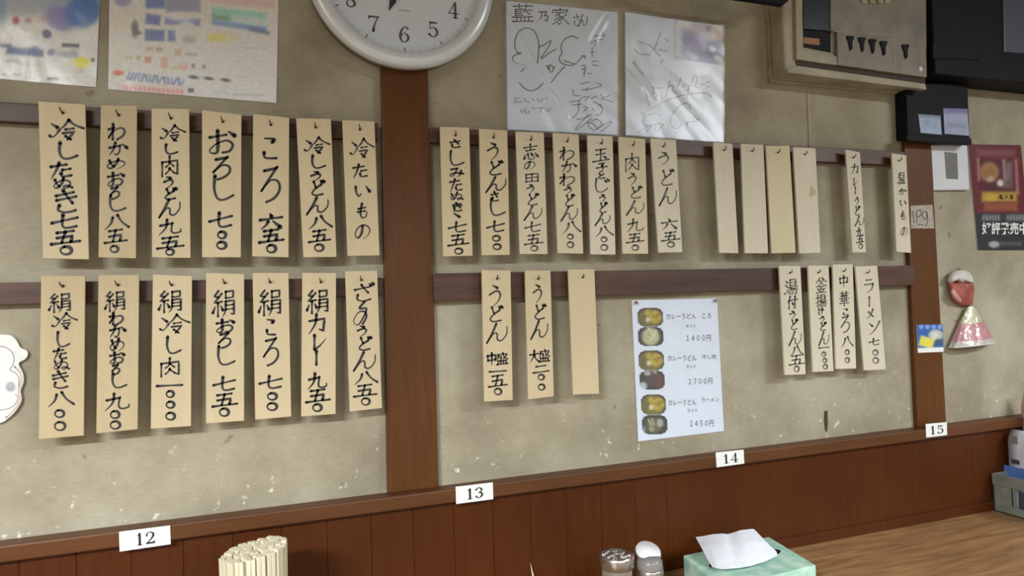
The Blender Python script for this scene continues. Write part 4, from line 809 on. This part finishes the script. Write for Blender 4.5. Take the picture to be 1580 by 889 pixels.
# dark pipe over the box's upper left
a = PY(1085, -12, -0.09); b = PY(1160, -2, -0.09); c = PY(1203, 5, -0.09); d = PY(1226, -14, -0.09)
pipe = tube('cable_conduit', [a + Vector((-0.3, 0, 0.1)), a, b, c, d, d + Vector((0.02, 0.02, 0.12))], 0.009, DARK); tag(pipe, 'thick dark cable conduit crossing above the cream control box', 'conduit')
# thin pale cords dropping to the batten
for (xa, ya, xb, yb_), lb in (((1247, 150, 1250, 228), 'thin pale cord dropping behind the last blank tag'), ((1388.5, 140, 1391, 238), 'thin pale cord dropping behind the rightmost narrow tag')):
    A = PY(xa, ya, -0.003); B = PY(xb, yb_, -0.003); c_ = tube('cord', [A + Vector((0, 0, 0.05)), A, (A + B) / 2 + Vector((0.0006, 0, 0)), B], 0.0011, OFFWHITE); tag(c_, lb, 'cord')

# ================================================================== BLACK UNITS, top right
yt = -0.075
tv = empty('black_cabinet', (PY(1500, 60, yt).x, 0, PY(1500, 125, yt).z)); tag(tv, 'large black cabinet with a dull grey screen, cut by the top right corner', 'cabinet')
A = PY(1434, 128, yt); A.x = max(A.x, bx1 + 0.012); B = PY(1640, 128, yt)
box('case', (A.x, yt, PY(1520, 122, yt).z), (B.x + 0.25, 0.0, 2.45), DARK, tv, 0.004)
prism('screen', [(1547, -70), (1660, -60), (1660, 88), (1550, 80)], yt + 0.002, yt - 0.004, SCREEN, tv, 0.002)
prism('drawer_front', [(1440, 66), (1512, 66), (1512, 92), (1440, 90)], yt + 0.002, yt - 0.003, DARK, tv, 0.001)
un = prism('black_wall_unit', [(1398, 128), (1493, 128), (1497, 222), (1401, 213)], 0.0, -0.035, DARK, None, 0.003); tag(un, 'black wall unit with two pale stickers, at the head of the right pillar', 'wall unit')
prism('lip', [(1399, 208), (1499, 213), (1500, 223), (1400, 217)], -0.03, -0.045, DARK, un, 0.002)
canvas('sticker', [(1417, 176), (1451, 178.5), (1453, 208), (1420.5, 205)], -0.0356, 20, 16, (165, 185, 215), [('e', 1424, 183, 1436, 195, (130, 150, 180), 4, .6), ('r', 1417, 172, 1452, 182, (110, 120, 150), 3, .8, 4), ('e', 1438, 186, 1450, 200, (140, 160, 190), 4, .5)], un, 0.05, 1.05)
canvas('sticker', [(1455.5, 167), (1492.5, 168), (1495.5, 209.5), (1457.5, 206.5)], -0.0356, 20, 18, (165, 175, 205), [('r', 1455, 165, 1494, 175, (100, 100, 165), 3, .8), ('r', 1461, 190, 1490, 197, (125, 135, 165), 3, .7, 4), ('r', 1462, 200, 1488, 203, (150, 160, 185), 3, .6, 4)], un, 0.05, 1.05)

# ================================================================== SWITCH PLATE, STICKERS, POSTER
sp = empty('light_switch', PY(1467, 258, 0)); tag(sp, 'white square light switch plate with a grey rocker, right of the pillar', 'switch')
prism('plate', [(1437, 223.5), (1492.5, 222.5), (1496.4, 293), (1440.7, 293.5)], 0.0, -0.011, WHITEPLASTIC, sp, 0.003)
prism('rocker', [(1458, 234.4), (1477, 236), (1478.8, 276.5), (1461, 275.5)], -0.010, -0.0125, ROCKER, sp, 0.0008)
st = prism('paper_sticker', [(1405, 317.5), (1438.7, 316), (1441.6, 352.5), (1405.7, 352.5)], -0.0135, -0.0142, plain('worn_paper', (0.44, 0.40, 0.34), rough=0.7, var=0.25, scale=120), None, 0.0)
tag(st, 'worn off white paper sticker with black scribbled letters, on the right pillar', 'sticker')
ink_px(st, -0.0145, 1.5, '130,498 138,560;155,560 152,500 172,498 175,520 156,530;200,545 182,525 188,502 205,505 205,530;205,510 208,560 195,580;160,570 190,572', FADED, (1370, 180, 3.42), 'scribble')
bs = [(1414.7, 501), (1454.6, 500.7), (1455.8, 543), (1416.4, 544.5)]
blue = prism('small_card', bs, -0.0135, -0.0148, WHITEPAPER, None, 0.0); tag(blue, 'small blue card with yellow patch and white foot, on the right pillar', 'card')
def b9(x, y): return (1390 + x / 9.294, 470 + y / 9.294)
mk = []
def M9(k, a, b, c, d, col, s=1, al=1, an=0): p0, p1 = b9(a, b), b9(c, d); mk.append((k, *p0, *p1, col, s, al, an))
M9('e', 400, 360, 600, 520, (165, 170, 160), 1.5, .95); M9('e', 440, 400, 540, 480, (190, 192, 180), 1.5, .8); M9('e', 480, 490, 600, 600, (55, 80, 95), 1.5, .9); M9('r', 270, 470, 470, 610, (195, 190, 75), 1.6, .95, 15); M9('e', 330, 520, 420, 590, (205, 190, 45), 1.2, .8)
for k_ in range(4): M9('e', 262 + k_ * 90, 290, 322 + k_ * 90, 350, (120, 150, 200), 1.5, .9)
M9('r', 225, 620, 640, 700, (205, 208, 205), 1.2, 1, -2)
canvas('print', bs, -0.0151, 40, 40, (45, 85, 150), mk, blue, 0.04)

pq = [(1494, 222.5), (1575, 224), (1591, 386), (1508.8, 386)]
poster = prism('poster', pq, -0.0004, -0.0018, WHITEPAPER, None, 0.0); tag(poster, 'dark red beer poster over a black caption band, on the wall at far right', 'poster')
def b6(x, y): return (1480 + x / 4.68, 210 + y / 4.68)
mk = []
def M6(k, a, b, c, d, col, s=1.5, al=1, an=0): p0, p1 = b6(a, b), b6(c, d); mk.append((k, *p0, *p1, col, s, al, an))
M6('r', 150, 170, 400, 390, (75, 25, 40), 3, .9); M6('e', 150, 190, 285, 330, (160, 120, 80), 3, .95); M6('e', 170, 225, 260, 300, (150, 100, 50), 3, .7); M6('e', 200, 290, 250, 330, (190, 160, 150), 2, .9); M6('e', 275, 318, 322, 362, (220, 210, 205), 2, .95)
M6('r', 318, 170, 335, 330, (165, 140, 140), 2.5, .9, -4); M6('r', 335, 190, 380, 320, (135, 110, 115), 3, .8); M6('r', 320, 320, 385, 375, (115, 95, 95), 3, .8); M6('r', 132, 160, 146, 320, (185, 130, 130), 2, .9, -3); M6('r', 408, 170, 424, 420, (175, 120, 115), 2.5, .9, -3)
M6('r', 165, 405, 415, 472, (175, 145, 60), 2.5, .95); M6('e', 180, 415, 280, 470, (195, 165, 60), 2, .8); M6('r', 180, 480, 420, 540, (150, 80, 60), 3, .9); M6('r', 130, 100, 400, 145, (150, 95, 105), 4, .55, 1)
M6('r', 60, 556, 560, 900, (38, 42, 46), 1.5, 1)
rp_ = random.Random(2)
for k_ in range(15): M6('r', 168 + k_ * 22, 570 + rp_.uniform(-3, 3), 182 + k_ * 22, 608, (150, 152, 158) if k_ not in (6, 7) else (60, 62, 70), 1.6, .75, rp_.uniform(-8, 8))
M6('e', 215, 760, 290, 805, (165, 175, 175), 1.5, .9); M6('r', 290, 765, 450, 790, (85, 90, 92), 2, .8)
canvas('print', pq, -0.0021, 70, 100, (98, 26, 40), mk, poster, 0.05, 1.05)
A, B = b6(165, 622), b6(520, 712); text_into('poster_lettering', '好評発売中！', (A[0], A[1], B[0], B[1]), -0.0024, WHITEPAPER, poster, 0.02)
ink_px(poster, -0.0024, 1.5, '290,430 312,430;300,425 300,455;285,445 315,445 310,458;335,430 345,432;345,440 335,450;368,430 388,430;378,425 378,458;366,446 390,446', DARK, (1480, 210, 4.68), 'small_lettering')

# ================================================================== HANGING CHARMS
ch1 = empty('hanging_charm', PY(1481, 418, -0.01)); tag(ch1, 'round white topped red charm hung from a nail, above the pink one', 'charm')
def puff(name, outline, y0, depth, m, parent, rows=7):
    """a cushion: outline in pixels, swelling towards the room"""
    n = len(outline); cxp = sum(p[0] for p in outline) / n; cyp = sum(p[1] for p in outline) / n
    bm = bmesh.new(); rings = []
    for k in range(rows):
        t = k / (rows - 1) * math.pi / 2; s = math.cos(t); yy = y0 - depth * math.sin(t)
        if k == rows - 1: rings.append([bm.verts.new(PY(cxp, cyp, yy))]); break
        rings.append([bm.verts.new(PY(cxp + (x - cxp) * s, cyp + (y - cyp) * s, yy)) for x, y in outline])
    for A, B in zip(rings, rings[1:]):
        for i in range(n):
            j = (i + 1) % n
            if len(B) == 1: bm.faces.new((A[i], A[j], B[0]))
            else: bm.faces.new((A[i], A[j], B[j], B[i]))
    bm.faces.new(rings[0][::-1])
    return from_bm(name, bm, m, parent, True)
def b3(x, y): return (1380 + x / 2.963, 400 + y / 2.963)
puff('red_body', crom([b3(*p) for p in ((242, 100), (245, 140), (262, 185), (300, 215), (350, 215), (360, 180), (360, 110), (300, 95), (242, 100))], 4)[:-1], -0.002, 0.022, RED, ch1)
puff('white_cap', crom([b3(*p) for p in ((241, 102), (250, 70), (275, 52), (300, 48), (335, 55), (358, 80), (360, 108), (335, 104), (310, 110), (280, 100), (255, 112), (241, 102))], 4)[:-1], -0.006, 0.025, OFFWHITE, ch1)
puff('pink_patch', crom([b3(*p) for p in ((255, 150), (270, 128), (290, 150), (312, 185), (300, 200), (270, 180), (255, 150))], 4)[:-1], -0.016, 0.009, plain('dusty_pink', (0.55, 0.27, 0.24), rough=0.6), ch1)
tube('nail', [PY(1481, 415, 0.0), PY(1481, 415, -0.02)], 0.0013, NAIL, ch1)
p1 = PY(1481, 415, -0.018); tube('string', [p1, PY(1481, 421, -0.02)], 0.0008, OFFWHITE, ch1)
# the lower one: a flared paper skirt in a clear wrap
ch2 = empty('hanging_charm', PY(1499, 476, -0.01)); tag(ch2, 'pink and white flared charm in clear wrap, hanging below the round one', 'charm')
apx = PY(1498, 474, -0.012); hb = [PY(1466, 537, -0.012), PY(1532, 528, -0.012)]
bot = (hb[0] + hb[1]) / 2; ax_ = (bot - apx); rad0 = (hb[1] - hb[0]).length / 2; sd = (hb[1] - hb[0]).normalized()
PINK = plain('faded_pink_paper', (0.62, 0.26, 0.29), rough=0.5, var=0.3, scale=70); YELLOW = plain('pale_yellow_paper', (0.62, 0.62, 0.36), rough=0.5, var=0.25, scale=60)
def cone(name, t0, t1, m, r_off=0.0, seg=44, pleat=0.0, a0=0, a1=2 * math.pi):
    bm = bmesh.new(); rows = []
    for k in range(6):
        t = t0 + (t1 - t0) * k / 5; r = (0.14 + 0.86 * max(t, 0.0) ** 0.9) * rad0 + r_off; ring = []
        for i in range(seg + 1):
            a = a0 + (a1 - a0) * i / seg; q_ = 1 + pleat * math.sin(a * 14) * t
            ring.append(bm.verts.new(apx + ax_ * t + sd * (r * q_ * math.cos(a)) + Vector((0, -0.34 * r * q_ * math.sin(a), 0)) ))
        rows.append(ring)
    for A_, B_ in zip(rows, rows[1:]):
        for i in range(seg): bm.faces.new((A_[i], A_[i + 1], B_[i + 1], B_[i]))
    bmesh.ops.remove_doubles(bm, verts=bm.verts, dist=1e-6)
    return from_bm(name, bm, m, ch2, True)
cone('yellow_crown', 0.0, 0.42, YELLOW); cone('pink_skirt', 0.40, 0.88, PINK, 0, 60, 0.05); cone('white_hem', 0.86, 1.0, OFFWHITE, 0.0008, 60, 0.03)
cone('clear_wrap', -0.02, 0.97, film('charm_wrap', 0.06, 0.55, 0.7, 30, haze=0.10, rough=0.12), 0.0022, 40, 0.04)
tube('string', [PY(1497, 470, -0.018), apx], 0.0008, OFFWHITE, ch2)

# ================================================================== ON THE COUNTER
# tissue box (a soft, slightly skewed carton)
hT = 0.05
A = PZ(1054, 857, TZ + hT); B = PZ(1186, 828, TZ + hT); Cc = PZ(1259, 872, TZ + hT); D = A + (Cc - B)
tb = empty('tissue_box', ((A + Cc) / 2).xy.to_3d() + Vector((0, 0, TZ))); tag(tb, 'mint green tissue box with a white tissue pulled up, on the counter', 'tissue box')
bm = bmesh.new(); top = [bm.verts.new(p) for p in (A, B, Cc, D)]; bt = [bm.verts.new((p.x, p.y, TZ + 0.0003)) for p in (A, B, Cc, D)]
bm.faces.new(top); bm.faces.new(bt[::-1])
for i in range(4): bm.faces.new((top[i], bt[i], bt[(i + 1) % 4], top[(i + 1) % 4]))
bev(bm, 0.003, 2); from_bm('carton', bm, MINT, tb)
def onbox(u, v, dz=0.0): return A.lerp(B, u).lerp(D.lerp(Cc, u), v) + Vector((0, 0, dz))
bm = bmesh.new(); ov = [bm.verts.new(onbox(0.5 + 0.40 * math.copysign(abs(math.cos(a)) ** 0.7, math.cos(a)), 0.45 + 0.13 * math.sin(a), 0.0006)) for a in [i * math.pi / 12 for i in range(24)]]
bm.faces.new(ov); from_bm('slot', bm, DARK, tb)
# tissue: a folded sheet fanning up and back from the slot
zt = TZ + hT
TP = {  # control grid (px, py, height over the carton) rows from the far edge to the slot
 0: [(1073.5, 829, .022), (1090, 826.5, .028), (1112, 823.5, .032), (1124, 824, .030), (1140, 819, .036), (1160, 816.5, .034), (1166, 819, .03)],
 1: [(1082, 845, .018), (1096, 843, .024), (1116, 841, .027), (1128, 842, .024), (1146, 838, .028), (1168, 836, .026), (1182, 836, .020)],
 2: [(1091, 862, .012), (1104, 861, .017), (1122, 860, .019), (1134, 860, .016), (1152, 857, .018), (1174, 853, .015), (1198, 851, .006)],
 3: [(1099, 876, .004), (1110, 878, .008), (1126, 878, .009), (1140, 877, .007), (1156, 874, .008), (1176, 868, .006), (1200, 858, .003)]}
rowsT = [[PZ(x, y, zt + h) for x, y, h in TP[r]] for r in range(4)]
vsT = []; nu, nv = 25, 16
for j in range(nv):
    v = j / (nv - 1) * 3; j0 = min(int(v), 2); fv = v - j0
    ra = crom([tuple(p) for p in rowsT[j0]], 4); rb_ = crom([tuple(p) for p in rowsT[j0 + 1]], 4)
    for i in range(nu):
        p = Vector(ra[i]).lerp(Vector(rb_[i]), fv); p.z += 0.0012 * noise.noise(p * 55); vsT.append(p)
ts = link('tissue', vsT, [(j * nu + i, j * nu + i + 1, (j + 1) * nu + i + 1, (j + 1) * nu + i) for j in range(nv - 1) for i in range(nu - 1)], TISSUE, tb, smooth=True)

# seasoning tins
def upright(px, py, h, wpx):
    """centre and radius of a round lid seen at a pixel, h above the counter"""
    c = PZ(px, py, TZ + h); dep = (Vector(CAM) - c).dot(Vector(-M[2])); return c, wpx / 2 * dep / FPX
c, r = upright(951, 855, 0.10, 54)
tin = empty('seasoning_tin', (c.x, c.y, TZ)); tag(tin, 'round tin with an embossed silver lid, left of the two seasoning containers', 'tin')
lathe('body', [(r * 0.80, 0.0003), (r * 0.86, 0.006), (r * 0.86, 0.078), (r * 0.80, 0.082)], plain('smoky_glass', (0.23, 0.20, 0.16), rough=0.2, var=0.3, scale=40), tin, (c.x, c.y, TZ))
lathe('lid', [(r * 0.93, 0.076), (r, 0.078), (r * 1.0, 0.093), (r * 0.97, 0.099), (r * 0.90, 0.1005), (r * 0.84, 0.0985), (0, 0.0985)], METAL, tin, (c.x, c.y, TZ), 48)
bm = bmesh.new(); re_ = random.Random(4)
for k_ in range(30):
    a = re_.uniform(0, 6.28); rr = r * 0.76 * math.sqrt(re_.random()); s_ = r * re_.uniform(0.07, 0.15)
    mtx = Matrix.Translation((c.x + rr * math.cos(a), c.y + rr * math.sin(a), TZ + 0.0985)) @ Matrix.Rotation(a, 4, 'Z') @ Matrix.Diagonal((s_ * 1.5, s_, 0.0022, 1))
    bmesh.ops.create_icosphere(bm, subdivisions=1, radius=1, matrix=mtx)
tag(from_bm('embossing', bm, METAL, tin, True), kind='stuff')
c, r = upright(1002, 862, 0.085, 41)
jar = empty('seasoning_jar', (c.x, c.y, TZ)); tag(jar, 'small brown jar with grey flip top and white lid, beside the tin', 'jar')
lathe('body', [(r * 0.90, 0.0003), (r * 0.98, 0.005), (r * 0.98, 0.052), (r * 0.90, 0.058)], GLASSJAR, jar, (c.x, c.y, TZ))
lathe('collar', [(r * 0.95, 0.053), (r * 1.02, 0.055), (r * 1.02, 0.066), (r * 0.96, 0.068)], METAL, jar, (c.x, c.y, TZ))
lathe('grey_cap', [(r * 0.97, 0.066), (r * 0.99, 0.070), (r * 0.95, 0.082), (r * 0.80, 0.0875), (0, 0.089)], GREYLID, jar, (c.x, c.y, TZ))
# white flap standing behind the cap
fc = PZ(1001, 846, TZ + 0.096); tdir = (Vector(CAM) - fc); 
bm = bmesh.new(); bmesh.ops.create_cone(bm, cap_ends=True, segments=36, radius1=r * 1.0, radius2=r * 0.93, depth=0.006)
bm.transform(Matrix.Translation((c.x + 0.006, c.y + r * 0.55, TZ + 0.093)) @ Matrix.Rotation(math.radians(28), 4, 'X'))
from_bm('white_lid', bm, WHITELID, jar, True)

# chopsticks standing in a holder
hc = 0.205
c, _ = upright(392, 857, hc, 90)
rad = 0.050
hold = empty('chopstick_holder', (c.x, c.y, TZ)); tag(hold, 'dark round holder standing on the counter full of disposable chopsticks', 'holder')
lathe('cup', [(rad + 0.002, 0.0003), (rad + 0.005, 0.003), (rad + 0.006, 0.105), (rad + 0.002, 0.105), (rad + 0.001, 0.006), (0, 0.006)], BATTEN, hold, (c.x, c.y, TZ))
bm = bmesh.new(); bmesh.ops.create_cone(bm, cap_ends=True, segments=36, radius1=rad, radius2=rad, depth=0.002)
for v in bm.verts: v.co.z += 0.15 * v.co.x
bm.transform(Matrix.Translation((c.x, c.y, TZ + 0.0148))); from_bm('sloped_base', bm, BATTEN, hold)
rc = random.Random(8); spots = []
for q_, rr in enumerate((rad - 0.0048, rad - 0.0142, rad - 0.0236, rad - 0.0330, rad - 0.0424)):
    n_s = max(1, int(2 * math.pi * rr / 0.0143))
    for i in range(n_s):
        a = 2 * math.pi * i / n_s + q_ * 0.7; spots.append((rr * math.cos(a), rr * math.sin(a)))
proto = None
def stick_bm():
    bm = bmesh.new()
    for sx in (-1, 1):
        m0 = len(bm.verts); bmesh.ops.create_cube(bm, size=1)
        bm.verts.ensure_lookup_table()
        for v in bm.verts[m0:]:
            up = v.co.z > 0; v.co = Vector((sx * 0.0032 + v.co.x * (0.0061 if up else 0.004), v.co.y * (0.0082 if up else 0.005), 0.1965 if up else 0.0))
    bmesh.ops.bevel(bm, geom=bm.edges[:], offset=0.0005, segments=1, affect='EDGES'); return bm
for i, (x, y) in enumerate(spots):
    if proto is None: o = from_bm('disposable_chopsticks', stick_bm(), CHOP); proto = o
    else: o = proto.copy(); C.objects.link(o)
    ang = math.atan2(y, x) + math.pi / 2 + rc.uniform(-0.12, 0.12)
    o.location = (c.x + x, c.y + y, TZ + 0.0165 + 0.15 * x + rc.uniform(0, 0.003)); o.rotation_euler = (rc.uniform(-.006, .006), rc.uniform(-.006, .006), ang)
    tag(o, 'pale joined pair of disposable chopsticks standing upright in the holder', 'chopsticks', 'disposable chopsticks in the holder')
# a lone pick leaning on the boards
tp = PY(818.5, 869, -0.026); pk = tube('wooden_pick', [(tp.x + 0.003, -0.060, TZ + 0.0015), (tp.x + 0.001, -0.034, tp.z - 0.02), tp], [0.0022, 0.0016, 0.0003], CHOP)
tag(pk, 'single pale wooden pick leaning on the dark boards near the counter', 'pick')

# basket with packets at the right end of the counter
xb = PZ(1525, 786, TZ).x; yb0 = -0.03
pA = PX(1522, 728, xb); zB = pA.z
basket = empty('plastic_basket', (xb + 0.08, -0.13, TZ)); tag(basket, 'grey green plastic basket holding packets, cut by the right edge', 'basket')
bw = 0.20; by1 = -0.26; th = 0.004
box('side_panel', (xb, by1, TZ + 0.0003), (xb + th, yb0, TZ + 0.022), GREYBASKET, basket, 0.001)
box('side_panel', (xb - 0.002, by1, zB - 0.028), (xb + th, yb0, zB), GREYBASKET, basket, 0.001)
for k_ in range(6):
    y_ = by1 + (yb0 - by1 - 0.02) * k_ / 5; box('rib', (xb, y_, TZ + 0.02), (xb + th, y_ + (0.055 if k_ == 5 else 0.012), zB - 0.026), GREYBASKET, basket, 0.0008) if k_ < 5 else box('rib', (xb, yb0 - 0.045, TZ + 0.02), (xb + th, yb0, zB - 0.026), GREYBASKET, basket, 0.0008)
box('back_panel', (xb, yb0 - th, TZ + 0.0003), (xb + bw, yb0, zB), GREYBASKET, basket, 0.001)
box('front_panel', (xb, by1, TZ + 0.0003), (xb + bw, by1 + th, zB), GREYBASKET, basket, 0.001)
box('side_panel', (xb + bw - th, by1, TZ + 0.0003), (xb + bw, yb0, zB), GREYBASKET, basket, 0.001)
box('base', (xb, by1, TZ + 0.0003), (xb + bw, yb0, TZ + 0.004), GREYBASKET, basket, 0.001)
xs = xb + 0.018
def pouch(name, x0_, x1_, y0_, y1_, z0_, z1_, m, label, cat):
    bm = bmesh.new(); bmesh.ops.create_cube(bm, size=1); bmesh.ops.subdivide_edges(bm, edges=bm.edges[:], cuts=7, use_grid_fill=True)
    for v in bm.verts:
        a, b_, c_ = v.co; pinch = (1 - (2 * c_) ** 12) * 0.85 + 0.15
        v.co = Vector(((x0_ + x1_) / 2 + a * (x1_ - x0_) * pinch, (y0_ + y1_) / 2 + b_ * (y1_ - y0_), (z0_ + z1_) / 2 + c_ * (z1_ - z0_)))
        v.co.x += 0.004 * noise.noise(v.co * 25)
    o = from_bm(name, bm, m, None, True); tag(o, label, cat, 'packets in the basket'); return o
pouch('dark_packet', xb + 0.008, xb + 0.035, -0.235, -0.06, TZ + 0.005, TZ + 0.055, SLATE, 'dark slate packet lying low inside the grey green basket', 'packet')
xq = xb + 0.052
P1 = PX(1546, 662, xq); P2 = PX(1549, 741, xq)
wp = pouch('napkin_packet', xq, xq + 0.034, by1 + 0.012, min(P1.y, yb0 - 0.008), TZ + 0.0045, P1.z, PACKWHITE, 'white paper packet with a blue band, standing in the basket', 'packet')
zb1 = PX(1548, 717, xq).z
box('blue_band', (xq - 0.003, by1 + 0.012, zb1 - 0.035), (xq + 0.001, P1.y - 0.001, zb1), PACKBLUE, wp, 0.001)
px1 = PX(1556, 674, xq); box('grey_print', (xq - 0.0025, px1.y - 0.024, px1.z - 0.016), (xq + 0.002, px1.y - 0.002, px1.z + 0.004), GREYLID, wp, 0.0005)
px1 = PX(1568, 713, xq); box('small_print', (xq - 0.0038, px1.y - 0.010, px1.z - 0.005), (xq + 0.002, px1.y + 0.010, px1.z + 0.006), SLATE, wp, 0.0005)
xr = xb + 0.11; P3 = PX(1574, 603, xr)
pouch('red_white_packet', xr, xr + 0.04, P3.y - 0.14, P3.y, TZ + 0.0045, P3.z, plain('red_white_print', (0.55, 0.36, 0.34), rough=0.4, var=0.5, scale=40), 'red and white packet standing tallest at the back of the basket', 'packet')
